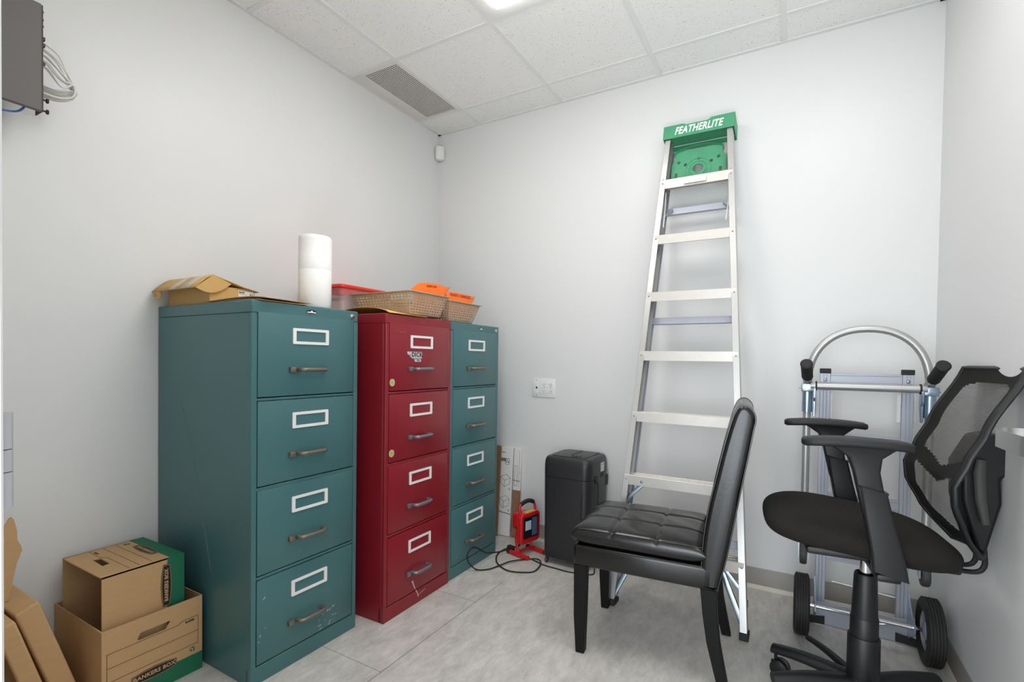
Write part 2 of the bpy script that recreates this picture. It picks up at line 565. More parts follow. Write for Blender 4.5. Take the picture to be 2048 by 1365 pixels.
t = thing('ceiling_vent', 'grey perforated air vent set in the white ceiling', 'vent', (-2.055, 2.3175, ZC))
f = MB().m('vent_white')
f.shape2d([rrect(-0.205, 0.134, -0.292, 0.292, 0.003, 1), rrect(-0.119, 0.118, -0.2735, 0.2735, 0.002, 1)], 0.006, Matrix.Translation((0, 0, -0.004)))
f.build('frame', t)
g = MB().m('vent_white')
NX, NY = 17, 42
g.grid(lambda u, v: (-0.119 + 0.237 * (int(round(u * NX * 3)) // 3 + (0, 0.16, 0.84)[int(round(u * NX * 3)) % 3]) / NX,
                     -0.2735 + 0.547 * (int(round(v * NY * 3)) // 3 + (0, 0.16, 0.84)[int(round(v * NY * 3)) % 3]) / NY, -0.006),
       NX * 3, NY * 3, skip=lambda i, j: i % 3 == 1 and j % 3 == 1)
g.build('grille', t, solid=0.002)
MB().m('vent_dark').box(-0.119, 0.118, -0.2735, 0.2735, -0.0012, -0.0004).build('duct', t)

t = thing('motion_sensor', 'small white motion sensor high in the back left corner', 'sensor', (XL + 0.026, YB - 0.026, 2.645), -pi / 4)
# local -y... faces the room along (1,-1): rotz -45deg turns local +x to that direction
b = MB().m('plastic_white').box(-0.014, 0.028, -0.032, 0.032, -0.050, 0.050, 0.013, 4); b.build('housing', t)
MB().m('frame_white').box(0.026, 0.031, -0.024, 0.024, -0.030, 0.040, 0.002, 2).build('sensor_window', t)

t = thing('outlet_plate', 'white wall plate with one data jack and two double sockets', 'outlet', (-1.4025, YB, 0.992))
MB().m('plastic_white').box(-0.083, 0.083, -0.007, 0.0, -0.060, 0.060, 0.003, 2).build('plate', t)


def socket(x):
    s = MB().m('plastic_white')
    for z in (0.021, -0.021):
        s.m('frame_white').prism(rrect(x - 0.0165, x + 0.0165, z - 0.0145, z + 0.0145, 0.007, 4), 'y', -0.0095, -0.006)
        s.m('slot_dark')
        for dx in (-0.006, 0.006): s.box(x + dx - 0.001, x + dx + 0.001, -0.0099, -0.009, z - 0.003, z + 0.006)
        s.prism(circ(x, z - 0.0085, 0.0022, 10), 'y', -0.0099, -0.009)
    s.m('slot_dark').prism(circ(x, 0, 0.0025, 10), 'y', -0.0078, -0.0065)
    s.build('socket', t)


socket(0.006); socket(0.052)
s = MB().m('frame_white').box(-0.06, -0.036, -0.0085, -0.006, -0.033, 0.033, 0.001, 1)
s.m('slot_dark').box(-0.054, -0.042, -0.0092, -0.008, -0.006, 0.006)
s.prism(circ(-0.048, 0.049, 0.0025, 10), 'y', -0.0078, -0.0065).prism(circ(-0.048, -0.049, 0.0025, 10), 'y', -0.0078, -0.0065)
s.build('data_jack', t)

# ------------------------------------------------------------------ network box on the left wall
t = thing('network_box', 'dark grey network box on the left wall with a loop of white cables', 'network box', (XL, 0.38, 1.935))
D = 0.178
MB().m('net_black').box(D - 0.014, D, -0.12, 0.245, 0.002, 0.342, 0.003, 1).build('case', t)
MB().m('net_dark').box(D - 0.060, D - 0.004, 0.2445, 0.2485, 0.004, 0.34, 0.001, 1).build('port_panel', t)
MB().m('net_dark').box(0.0, D - 0.013, 0.02, 0.150, -0.014, 0.30, 0.002, 1).build('bracket', t)
for z in (0.01, 0.045):
    MB().m('net_dark').cyl((D - 0.012, 0.24, z), (D - 0.012, 0.262, z), 0.003, 10).cyl((D - 0.012, 0.258, z), (D - 0.012, 0.263, z), 0.0075, 12).build('thumb_screw', t)
for z in (0.155, 0.215, 0.235): MB().m('net_dark').box(D - 0.03, D - 0.012, 0.245, 0.256, z, z + 0.010).build('plug', t)
for z in (0.275, 0.295, 0.32): MB().m('net_dark').box(D - 0.022, D - 0.012, 0.246, 0.253, z, z + 0.008, 0.002, 1).build('port_latch', t)
for k in range(9):
    q = k / 8
    z0 = 0.155 + 0.085 * q; x0 = D - 0.018 - 0.05 * ((k * 5) % 9) / 9
    ext = 0.082 + 0.012 * ((k * 7) % 9) / 9
    zb = 0.072 + 0.03 * ((k * 4) % 9) / 9
    pts = catmull([(x0, 0.249, z0), (x0, 0.249 + ext * 0.22, z0 - 0.004), (x0 + 0.004, 0.249 + ext * 0.60, z0 - 0.028 - 0.018 * (1 - q)), (x0 + 0.006, 0.249 + ext * 0.93, 0.140 - 0.012 * (1 - q)),
                   (x0 + 0.006, 0.249 + ext, 0.105), (x0 + 0.002, 0.249 + ext * 0.86, zb + 0.012), (x0 - 0.004, 0.249 + ext * 0.45, zb), (x0 - 0.01, 0.225, zb + 0.004)], 7)
    MB().m('cable_white').tube(pts, 0.0029, 8).build('patch_cable', t)
pts = catmull([(D - 0.03, 0.212, 0.012), (D - 0.03, 0.196, -0.010), (D - 0.03, 0.165, -0.021), (D - 0.03, 0.10, -0.026), (D - 0.05, -0.02, -0.026)], 8)
MB().m('cable_blue').tube(pts, 0.003, 8).build('blue_cable', t)['label'] = 'blue cable under the box'

# ------------------------------------------------------------------ filing cabinets
W, DP, H = 0.474, 0.640, 1.364
ROWS = ((1.022, 1.327), (0.705, 1.005), (0.387, 0.684), (0.068, 0.369))


def cabinet(label, fr, rotz, paint, hmat):
    """origin at the front face, bottom, near end; local y runs along the front, local x out of the front"""
    t = thing('filing_cabinet', label, 'filing cabinet', fr, rotz)
    b = MB().m(paint)
    b.box(-DP, -0.016, 0, 0.012, 0, H - 0.045).box(-DP, -0.016, W - 0.012, W, 0, H - 0.045)      # sides
    b.box(-DP, -DP + 0.012, 0.012, W - 0.012, 0, H - 0.045)                                # back
    b.box(-DP - 0.001, 0.0, -0.001, W + 0.001, H - 0.045, H, 0.003, 1)                      # top cap
    b.box(-0.016, 0, 0, 0.0195, 0.06, H - 0.045).box(-0.016, 0, W - 0.0195, W, 0.06, H - 0.045)  # front stiles
    b.box(-0.03, 0, 0, W, 0, 0.063)                                                       # plinth
    for (a, _), (_, c) in zip(ROWS[:-1], ROWS[1:]):
        b.box(-0.016, -0.001, 0.0195, W - 0.0195, c + 0.004, a - 0.004)                      # rails
    b.m('gap_dark').box(-0.10, -0.02, 0.012, W - 0.012, 0.02, H - 0.046)
    b.build('body', t, bevel=0.0015, seg=1)
    d0 = None
    for i, (z0, z1) in enumerate(ROWS):
        if d0 is None:
            d = MB().m(paint).box(-0.022, 0.0005, 0.0225, W - 0.0225, 0, 0.302, 0.0022, 2)
            d = d.build('drawer', t); d.location = (0, 0, z0)
            hz = 0.097
            fr_ = MB().m('frame_white')
            M = frame_of((0.0015, 0.2395, 0.223), (0, 1, 0), (0, 0, 1))
            fr_.shape2d([rrect(-0.081, 0.081, -0.030, 0.030, 0.004, 3), rrect(-0.067, 0.067, -0.0195, 0.0195, 0.001, 1)], 0.005, M)
            fr_.build('label_holder', d, bevel=0.0009, seg=1)
            h = MB().m(hmat)
            path = catmull([(0.0, 0.181, hz), (0.012, 0.181, hz), (0.0255, 0.186, hz), (0.031, 0.199, hz), (0.0325, 0.238, hz),
                            (0.031, 0.277, hz), (0.0255, 0.290, hz), (0.012, 0.295, hz), (0.0, 0.295, hz)], 5)
            h.tube(path, 0.0080, 12, sx=1.0, up=(0, 0, 1)).build('handle', d)
            k = MB().m(hmat).box(0.0, 0.014, 0.143, 0.167, hz - 0.010, hz + 0.010, 0.003, 2).cyl((0.0, 0.154, hz), (0.006, 0.154, hz), 0.010, 12)
            k.build('latch', d)
            d0 = d
        else:
            d = dup(d0, t, (0, 0, z0))
    return t


green = cabinet('large dark green filing cabinet nearest the boxes, paper towel roll on top', (-1.632, 1.032, 0), 0.0036 * -1, 'green_paint', 'handle_bronze')
red = cabinet('dark red four drawer filing cabinet between the two green ones', (-1.540, 1.5815, 0), 0.0136, 'red_paint', 'handle_steel')
blue = cabinet('green filing cabinet farthest back, beyond the red one', (-1.553, 2.064, 0), 0.005, 'green_paint', 'handle_bronze')
ZT = H - 0.022
for cab_, yb, w_ in ((green, 0.240, 0.022), (blue, 0.28, 0.017)):
    M = frame_of((0.001, yb, ZT), (0, 1, 0), (0, 0, 1))
    b = MB().m('badge_black').shape2d([circ(0, 0, w_, 24, 0.007)], 0.002, M)
    b.m('frame_white').shape2d([circ(0, 0, 0.005, 12, 0.0045)], 0.0034, M)
    b.shape2d([rrect(-w_ * 0.86, -0.004, -0.0045, -0.0005, 0.001, 1)], 0.0030, M).shape2d([rrect(0.004, w_ * 0.86, -0.0045, -0.0005, 0.001, 1)], 0.0032, M)
    b.build('name_badge', cab_)
    lk = MB().m('chrome').lathe([(0.0, 0.007), (0.006, 0.007), (0.010, 0.005), (0.0115, 0.0)][::-1], 20, frame_of((0.0, 0.440, ZT - 0.002), (0, 1, 0), (0, 0, 1)))
    lk.m('slot_dark').box(0.007, 0.0076, 0.4395, 0.4415, ZT - 0.007, ZT + 0.002)
    lk.build('lock', cab_)
b = MB().m('scuff_dim').shape2d([circ(0, 0, 0.022, 20, 0.007)], 0.0008, frame_of((0.001, 0.24, ZT), (0, 1, 0), (0, 0, 1)))
b.m('red_paint').shape2d([circ(0, 0, 0.018, 20, 0.004)], 0.0012, frame_of((0.001, 0.24, ZT), (0, 1, 0), (0, 0, 1)))
b.build('name_badge', red)['label'] = 'worn red badge'
drs = sorted([c for c in red.children if c.name.startswith('drawer')], key=lambda o: -o.location.z)
# torn sticker on the top red drawer
M = frame_of((0.0012, 0.192, 0.160), (0, 1, 0), (0, 0, 1))
s = MB().m('sticker_grey').shape2d([[(-0.057, 0.017), (-0.052, 0.004), (-0.036, -0.004), (-0.022, -0.014), (0.046, -0.014), (0.050, 0.017)]], 0.001, M)
s.shape2d([[(-0.008, -0.017), (-0.001, -0.030), (0.040, -0.030), (0.042, -0.017)]], 0.001, M)
s.m('ink').text('DICK', 0.030, M @ Matrix.Translation((0.012, 0.003, 0.0008)), bold=0.0009, depth=0.0004, spacing=1.1)
s.box(0.0016, 0.0021, 0.140, 0.162, 0.160, 0.1625)
s.text('TOR', 0.011, M @ Matrix.Translation((0.020, -0.024, 0.0008)), bold=0.0003, depth=0.0004)
s.build('torn_sticker', drs[0])['label'] = 'torn grey sticker with black letters'
s = MB().m('scuff_dim').shape2d([circ(0, 0, 0.030, 24, 0.009), circ(-0.002, 0.001, 0.025, 24, 0.0055)], 0.0004, frame_of((0.0009, 0.100, 0.272), (0, 1, 0), (0, 0, 1)) @ Matrix.Rotation(-0.15, 4, 'Z'))
s.build('scratch', drs[0])
for dr, zz in ((drs[0], 0.038), (drs[1], 0.041)):
    M = frame_of((0.001, 0.040, zz), (0, 1, 0), (0, 0, 1))
    MB().m('coin_tan').shape2d([circ(0, 0, 0.0165, 24)], 0.001, M).m('coin_green').shape2d([circ(0, 0, 0.0105, 16)], 0.0018, M).build('round_sticker', dr)['label'] = 'round tan and green sticker'
# scrape marks at the foot of the red and the near green cabinets
s = MB().m('scuff')
M = frame_of((0.0014, 0, 0), (0, 1, 0), (0, 0, 1))
s.shape2d([[(0.182, 0.118), (0.192, 0.122), (0.196, 0.112), (0.207, 0.084), (0.213, 0.075), (0.206, 0.075), (0.196, 0.092), (0.190, 0.108)]], 0.0006, M)
s.shape2d([[(0.212, 0.066), (0.219, 0.066), (0.231, 0.046), (0.238, 0.032), (0.231, 0.026), (0.226, 0.044)]], 0.0006, frame_of((0.0004, 0, 0), (0, 1, 0), (0, 0, 1)))
s.shape2d([[(0.24, 0.036), (0.285, 0.044), (0.284, 0.0465), (0.24, 0.0385)]], 0.0006, frame_of((0.0004, 0, 0), (0, 1, 0), (0, 0, 1)))
s.build('scrape_mark', red)['label'] = 'pale scrape marks'
random.seed(3)
flecks = []
for _ in range(16):
    yy = random.uniform(0.26, 0.37); zz = random.uniform(0.075, 0.145)
    flecks.append((yy, zz, random.uniform(0.002, 0.008), 0.18, random.uniform(-0.6, 1.2)))
flecks += [(yy, zz, w_, 0.25, 0.8) for yy, zz, w_ in ((0.03, 0.15, 0.004), (0.035, 0.17, 0.005), (0.05, 0.30, 0.006), (0.055, 0.19, 0.003))]
for yy, zz, w_, q, a in flecks:
    s = MB().m('sticker_grey').shape2d([circ(0, 0, w_, 8, w_ * q)], 0.0004, frame_of((0.0011, yy, zz), (0, 1, 0), (0, 0, 1)) @ Matrix.Rotation(a, 4, 'Z'))
    s.build('paint_fleck', green)
MB().m('scratch_green').tube(catmull([(-0.46, -0.0006, 0.98), (-0.38, -0.0006, 0.80), (-0.33, -0.0006, 0.64), (-0.29, -0.0006, 0.50), (-0.25, -0.0006, 0.36)], 5), 0.0007, 5).build('scratch', green)

# ------------------------------------------------------------------ things on top of the cabinets
TOP = H + 0.0006
# opened carton with raised flaps
t = thing('open_carton', 'small tan carton with its lid half open on the near green cabinet', 'box', (-2.10, 1.153, TOP))
cw, cd, ch, th = 0.30, 0.18, 0.074, 0.003
c = MB().m('kraft_tan')
c.box(-cw / 2, cw / 2, -cd / 2, -cd / 2 + th, 0, ch).box(-cw / 2, cw / 2, cd / 2 - th, cd / 2, 0, ch)
c.box(-cw / 2, -cw / 2 + th, -cd / 2 + th, cd / 2 - th, 0, ch).box(cw / 2 - th, cw / 2, -cd / 2 + th, cd / 2 - th, 0, ch).box(-cw / 2, cw / 2, -cd / 2, cd / 2, 0, th)
c.build('carton_body', t)
x0, x1 = -0.158, 0.160
yr, zr = -0.083, 0.112
front = [(yr, zr), (yr - 0.020, zr - 0.012), (yr - 0.045, zr - 0.034), (yr - 0.066, zr - 0.056)]
back = [(yr, zr), (yr + 0.06, zr - 0.016), (yr + 0.12, zr - 0.032), (yr + 0.185, zr - 0.044)]
l = MB().m('kraft_tan')
l.loft([[(x, y, z) for y, z in front] for x in (x0, x0 / 2, 0.0, x1 / 2, x1)], closed=False, caps=False)
l.loft([[(x, y, z) for y, z in back] for x in (x0, x0 / 2, 0.0, x1 / 2, x1)], closed=False, caps=False)
l.build('lid', t, solid=0.003)
# round tuck flap hanging from the near end of the lid and a curled one at the far end
fp = [(yr, zr), (yr - 0.066, zr - 0.056)] + [(yr - 0.066 + 0.135 * q, zr - 0.056 - 0.020 * sin(pi * q) + 0.030 * q * q) for q in (0.12, 0.25, 0.4, 0.55, 0.7, 0.85, 1.0)]
MB().m('kraft_tan').prism(fp, 'x', x1, x1 + 0.003).build('tuck_flap', t)
l = MB().m('kraft_tan')
l.grid(lambda u, v: (x0 - 0.002 + 0.055 * u, yr - 0.066 + 0.012 * sin(v * 2.2), zr - 0.056 - 0.030 * v * (1 - (2 * u - 1) ** 4 * 0.8)), 12, 5)
l.build('tuck_flap', t, solid=0.003)
for xa, xb in ((-0.03, 0.015), (0.055, 0.115)):
    tp = MB().m('tape')
    tp.loft([[(x, y, z + 0.0024) for y, z in front] for x in (xa, xb)], closed=False, caps=False)
    tp.build('packing_tape', t, solid=0.0006)
lb = MB().m('paper_white')
M = frame_of((cw / 2 + 0.0006, 0.052, 0.048), (0, 1, 0), (0, 0, 1))
lb.shape2d([rrect(-0.030, 0.034, -0.024, 0.018, 0.001, 1)], 0.001, M)
lb.m('ink').text('B5620', 0.009, M @ Matrix.Translation((-0.017, 0.011, 0.0008)), bold=0.0003)
for k in range(4):
    for j in range(3):
        if (k * 3 + j * 5) % 4: lb.shape2d([rrect(0.016 + k * 0.0035, 0.019 + k * 0.0035, -0.002 + j * 0.0035, 0.001 + j * 0.0035, 0.0003, 1)], 0.0004, M @ Matrix.Translation((0, 0, 0.0007)))
lb.shape2d([rrect(-0.028, 0.005, 0.003, 0.004, 0.0003, 1)], 0.0004, M @ Matrix.Translation((0, 0, 0.0007)))
lb.build('shipping_label', t)

# folded brown kraft sheets on the front corner
for k, (dx, dz, nm, lab, a) in enumerate(((0, 0.0, 'kraft_envelope', 'brown kraft envelope flat on the front corner of the near green cabinet', 0.0),
                                       (0.03, 0.005, 'kraft_envelope', 'upper kraft envelope bowed up on the green cabinet corner', 0.10))):
    e = MB().m('kraft')
    bow = (0.005, 0.009)[k]
    e.grid(lambda u, v: (-0.185 + 0.32 * u, -0.10 + 0.20 * v, 0.001 + dz * (0.25 + 0.75 * u) + bow * sin(pi * u) ** 1.0 * (0.35 + 0.65 * (1 - v)) * (0.3 + u)), 14, 8)
    o = e.build(nm, None, solid=0.0022)
    o.location = (-1.763 + dx * 0.3, 1.150 + 0.004 * k, TOP + 0.0008 + 0.0027 * k)
    o.rotation_euler = (0, 0, a)
    tag(o, lab, 'envelope', 'kraft envelopes on the near green cabinet')

t = thing('paper_towel_roll', 'white paper towel roll standing upright on the near green cabinet', 'paper towel roll', (-1.705, 1.345, TOP))
r = MB().m('towel_paper')
prof = [(0.020, 0.0), (0.058, 0.0), (0.062, 0.004), (0.0625, 0.08), (0.0632, 0.1505), (0.0624, 0.1515), (0.0628, 0.155), (0.0630, 0.205), (0.0623, 0.206), (0.0626, 0.27), (0.0620, 0.286), (0.0585, 0.290), (0.020, 0.2895), (0.020, 0.0)]
r.lathe(prof, 48, caps=False)
r.build('roll', t, sharp=50)
MB().m('towel_core').lathe([(0.0195, 0.001), (0.0195, 0.289), (0.0175, 0.289), (0.0175, 0.001), (0.0195, 0.001)], 32, caps=False).build('core', t)
MB().m('towel_paper').loft([[(0.0632 * cos(a), 0.0632 * sin(a), z) for a in [radians(d) for d in range(44, 110, 6)]] for z in (0.004, 0.1, 0.2, 0.286)], closed=False, caps=False).build('loose_sheet', t, solid=0.0012)

# clear bin with a red lid
t = thing('plastic_bin', 'clear plastic bin with a red lid on the red cabinet', 'bin', (-2.095, 1.868, TOP))
hw, hl, hb = 0.140, 0.172, 0.150
b = MB().m('clear_plastic')
rings = [[(x, y, z) for x, y in rrect(-hw * k, hw * k, -hl * k, hl * k, 0.02, 5)] for z, k in ((0.0, 0.93), (0.10, 0.975), (0.104, 0.985), (hb, 1.0))]
b.loft(rings, True, False).build('tub', t)
b = MB().m('red_clear'); b.loft([[(x, y, z) for x, y in rrect(-hw * k, hw * k, -hl * k, hl * k, 0.02, 5)] for z, k in ((hb - 0.034, 1.004), (hb, 1.012))], True, False)
b.build('lid_skirt', t)
b = MB().m('red_plastic')
rings = [[(x, y, z) for x, y in rrect(-hw * k - 0.004, hw * k + 0.004, -hl * k - 0.004, hl * k + 0.004, 0.022, 5)] for z, k in ((hb, 1.012), (hb + 0.004, 1.03), (hb + 0.014, 1.03), (hb + 0.018, 1.015), (hb + 0.0185, 0.94), (hb + 0.012, 0.93))]
b.loft(rings, True, True).build('lid', t)
o = MB().m('paper_white').box(-2.205, -1.985, 1.73, 2.00, TOP + 0.004, TOP + 0.092, 0.003, 1).build('paper_stack')
tag(o, 'white stack of paper inside the clear bin with the red lid', 'paper')

# manila envelope lying over the front edge of the red cabinet
e = MB().m('manila')
e.grid(lambda u, v: (-0.17 + 0.335 * u, -0.13 + 0.26 * v, 0.001 + 0.026 * sin(pi * u) ** 0.6 * math.exp(-((v - 0.05) / 0.5) ** 2) + 0.003 * (1 - v) * sin(pi * u)), 16, 12)
o = e.build('manila_envelope', None, solid=0.0016)
o.location = (-1.700, 1.722, TOP + 0.001)
tag(o, 'yellow manila envelope on the red cabinet under the front basket', 'envelope')


def basket(label, cx, cy, z, bx, by, h, rz=0.0):
    """open tray basket: tapering walls pierced by rows of slots, flat rim"""
    t = thing('plastic_basket', label, 'basket', (cx, cy, z), rz, 'taupe plastic baskets on the cabinets')
    tx, ty = bx + 0.032, by + 0.030
    b = MB().m('basket_taupe')
    def wall(p0, p1, q0, q1, n):
        n3 = n * 3; rows = 7
        def fn(u, v):
            i = int(round(u * n3)); j = int(round(v * rows * 3))
            uu = (i // 3 + (0, 0.22, 0.78)[i % 3]) / n
            vv = (j // 3 + (0, 0.32, 0.68)[j % 3]) / rows
            a = Vector(p0).lerp(Vector(p1), uu); c = Vector(q0).lerp(Vector(q1), uu)
            return a.lerp(c, 0.05 + 0.83 * vv) if 0 < v < 1 else a.lerp(c, v if v == 0 else 1.0)
        b.grid(fn, n3, rows * 3, skip=lambda i, j: i % 3 == 1 and j % 3 == 1)
    B = [(-bx, -by, 0), (bx, -by, 0), (bx, by, 0), (-bx, by, 0)]
    T = [(-tx, -ty, h), (tx, -ty, h), (tx, ty, h), (-tx, ty, h)]
    for k in range(4):
        L = (Vector(B[k]) - Vector(B[(k + 1) % 4])).length
        wall(B[k], B[(k + 1) % 4], T[k], T[(k + 1) % 4], max(8, int(L / 0.0175)))
    b.add(B, [(0, 1, 2, 3)])
    b.build('tray', t, solid=0.0022)
    r = MB().m('basket_taupe')
    r.shape2d([rrect(-tx - 0.012, tx + 0.012, -ty - 0.012, ty + 0.012, 0.012, 3), rrect(-tx, tx, -ty, ty, 0.002, 1)], 0.003, Matrix.Translation((0, 0, h)))
    r.build('rim', t)
    return t


basket('taupe perforated basket in front, on the red cabinet beside the red bin', -1.738, 1.883, TOP + 0.012, 0.160, 0.112, 0.104)
basket('taupe perforated basket behind, on the far green cabinet with orange paper', -1.735, 2.180, TOP + 0.002, 0.155, 0.108, 0.102)


def orange_sheet(label, x, bot, top, z0, zl, zr, bump, txt, tsize):
    """paper standing in a basket; top edge from (bot/top start, zl) to (top end, zr), right edge swept"""
    e = MB().m('orange_paper')
    def fn(u, v):
        w_ = v * v
        ya = bot[0] + (top[0] - bot[0]) * v; yc = bot[1] + (top[1] - bot[1]) * w_
        zt = zl + (zr - zl) * u + bump * sin(pi * min(1, u * 1.15)) - 0.022 * math.exp(-(u / 0.10) ** 2)
        return (x - 0.035 * v + 0.018 * sin(2.4 * v + 1.2 * u) + 0.02 * u * v, ya + (yc - ya) * u, z0 + (zt - z0) * v)
    e.grid(fn, 20, 12)
    o = e.build('orange_paper', None, solid=0.0008)
    tag(o, label, 'paper', 'orange papers in the baskets')
    w = MB().m('orange_ink')
    p = Vector(fn(0.5, 0.87)); d = (Vector(fn(0.85, 0.87)) - Vector(fn(0.15, 0.87))).normalized()
    upv = Vector(fn(0.5, 0.97)) - Vector(fn(0.5, 0.75)); upv = (upv - d * upv.dot(d)).normalized()
    w.text(txt, tsize, frame_of(p + d.cross(upv) * 0.0035, d, upv), bold=0.0003, depth=0.0004, shear=0.25)
    w.build('handwriting', o)
    return o


orange_sheet('orange paper curling up out of the front basket', -1.615, (1.835, 2.035), (1.850, 2.165), TOP + 0.030, 1.532, 1.558, 0.014, 'UNITS OFF', 0.017)
orange_sheet('orange paper with dark handwriting standing in the rear basket', -1.610, (2.100, 2.290), (2.105, 2.395), TOP + 0.030, 1.530, 1.533, 0.004, 'INGETS  CHARGED', 0.023)

# ------------------------------------------------------------------ cartons in the left corner


def face_x(x, y, z): return frame_of((x, y, z), (0, 1, 0), (0, 0, 1))


def bankers_logo(mb, M, L=0.135, hgt=0.040):
    def plate(l, h): return [(-l / 2, -h * 0.30), (-l / 2 * 0.5, -h * 0.45), (0, -h * 0.5), (l / 2 * 0.5, -h * 0.45), (l / 2, -h * 0.30), (l / 2, h * 0.30), (l / 2 * 0.5, h * 0.45), (0, h * 0.5), (-l / 2 * 0.5, h * 0.45), (-l / 2, h * 0.30)]
    up = Matrix.Translation((0, 0, 0.0004))
    mb.m('ink').shape2d([plate(L, hgt)], 0.0008, M)
    mb.m('kraft').shape2d([plate(L * 0.97, hgt * 0.90), plate(L * 0.95, hgt * 0.83)], 0.0008, M @ up)
    mb.text('BANKERS BOX', hgt * 0.46, M @ up, bold=0.0006, depth=0.0008, spacing=1.08)


def line2d(mb, pts, w, M, mt='ink_line'):
    mb.m(mt)
    for (a, b) in zip(pts[:-1], pts[1:]):
        a = Vector((a[0], a[1])); b = Vector((b[0], b[1])); d = (b - a).normalized(); n = Vector((-d.y, d.x)) * w / 2; e = d * w / 2
        mb.shape2d([[tuple(a - e + n), tuple(a - e - n), tuple(b + e - n), tuple(b + e + n)]], 0.0006, M)


def recycle(mb, M, s):
    mb.m('box_green')
    for k in range(3):
        R = Matrix.Rotation(k * 2 * pi / 3, 4, 'Z')
        mb.shape2d([[(-0.32 * s, 0.42 * s), (0.12 * s, 0.46 * s), (0.12 * s, 0.58 * s), (0.42 * s, 0.34 * s), (0.12 * s, 0.12 * s), (0.12 * s, 0.24 * s), (-0.22 * s, 0.2 * s)]], 0.0006, M @ R)


# lower storage box, open at the top
bx0, bx1, by0, by1, bh = -2.268, -1.900, 0.704, 1.012, 0.275
t = thing('storage_box', 'lower cardboard storage box with green base and handle hole, on the floor', 'box', (bx1, (by0 + by1) / 2, 0), 0, 'cardboard storage boxes')
ox, oy = bx1, (by0 + by1) / 2
w, hy = bx1 - bx0, (by1 - by0) / 2
b = MB().m('kraft')
b.box(-w, -w + 0.004, -hy, hy, 0, bh).box(-w + 0.004, -0.004, -hy, -hy + 0.004, 0, bh).box(-w + 0.004, -0.004, hy - 0.004, hy, 0, bh).box(-w, 0, -hy, hy, 0.0005, 0.005)
hole = [(0.803 - oy, 0.207), (0.812 - oy, 0.226), (0.906 - oy, 0.226), (0.890 - oy, 0.201), (0.810 - oy, 0.201)]
b.shape2d([[(-hy, 0.001), (hy, 0.001), (hy, bh), (-hy, bh)], hole], 0.004, face_x(-0.002, 0, 0))
b.build('carton', t)
b = MB().m('box_green').box(0.0001, 0.0009, -hy, hy, 0.001, 0.066).box(-w, 0, hy + 0.0001, hy + 0.0009, 0.001, 0.066)
b.build('green_band', t)
b = MB(); M = face_x(0.0006, 0, 0)
line2d(b, [(0.708 - oy + 0.01, 0.10), (0.708 - oy + 0.01, 0.197), (0.929 - oy, 0.197), (0.944 - oy, 0.206), (0.997 - oy, 0.206), (0.997 - oy, 0.100)], 0.0014, M)
line2d(b, [(0.718 - oy, 0.150), (0.997 - oy, 0.150)], 0.0014, M)
line2d(b, [(0.718 - oy, 0.104), (0.997 - oy, 0.104)], 0.0014, M)
b.m('ink').text('R-KIVE', 0.010, M @ Matrix.Translation((0.968 - oy, 0.195, 0)), bold=0.0004, shear=0.2)
recycle(b, M @ Matrix.Translation((0.978 - oy, 0.087, 0)), 0.018)
b.build('printed_form', t)
b = MB(); bankers_logo(b, face_x(0.0012, 0.855 - oy, 0.071), 0.138, 0.040); b.build('logo', t)

# upper storage box standing inside it on its end, mouth towards the door
ux0, ux1, uy0, uy1, uz = -2.236, -1.930, 0.716, 0.964, 0.440
ox, oy = ux1, (uy0 + uy1) / 2
t = thing('storage_box', 'upper cardboard storage box lying on its side inside the lower one, green end', 'box', (ox, oy, 0.0055), 0, 'cardboard storage boxes')
w, hy, hz = ux1 - ux0, (uy1 - uy0) / 2, uz - 0.0055
b = MB().m('kraft')
b.box(-0.004, 0, -hy, hy, 0, hz).box(-w, -w + 0.004, -hy, hy, 0, hz).box(-w + 0.004, -0.004, -hy, hy, 0, 0.004).box(-w + 0.004, -0.004, hy - 0.004, hy, 0.004, hz)
hole = [(-2.136 - ox, 0.764 - oy), (-2.128 - ox, 0.786 - oy), (-2.048 - ox, 0.784 - oy), (-2.044 - ox, 0.760 - oy)]
MT = Matrix.Translation((0, 0, hz - 0.002))
b.shape2d([[(-w, -hy), (0, -hy), (0, hy), (-w, hy)], hole], 0.004, MT)
b.build('carton', t)
b = MB().m('box_green')
b.box(0.0001, 0.0009, 0.908 - oy, hy + 0.0009, 0.001, hz + 0.0009).box(-w, 0, 0.918 - oy, hy + 0.0009, hz + 0.0001, hz + 0.0009).box(-w, 0.0009, hy + 0.0001, hy + 0.0009, 0.001, hz)
b.build('green_end', t)
b = MB(); M = Matrix.Translation((0, 0, hz + 0.0005))
line2d(b, [(-w + 0.012, 0.787 - oy), (-0.20, 0.787 - oy), (-0.185, 0.800 - oy), (-0.02, 0.800 - oy)], 0.0013, M)
line2d(b, [(-w + 0.012, 0.830 - oy), (-0.02, 0.830 - oy)], 0.0013, M)
line2d(b, [(-w + 0.012, 0.868 - oy), (-0.02, 0.868 - oy)], 0.0013, M)
b.m('ink').text('R-KIVE', 0.010, M @ Matrix.Translation((-w + 0.045, 0.797 - oy, 0)) @ Matrix.Rotation(pi, 4, 'Z'), bold=0.0003)
recycle(b, M @ Matrix.Translation((-w + 0.035, 0.895 - oy, 0)), 0.020)
b.build('printed_form', t)
b = MB(); bankers_logo(b, M @ Matrix.Translation((-0.155, 0.906 - oy, 0.0006)) @ Matrix.Rotation(pi, 4, 'Z'), 0.140, 0.036)
b.build('logo', t)
b = MB(); bankers_logo(b, frame_of((0.0014, 0.905 - oy, 0.340), (0, 0, 1), (0, -1, 0)), 0.150, 0.036)
b.build('logo', t)


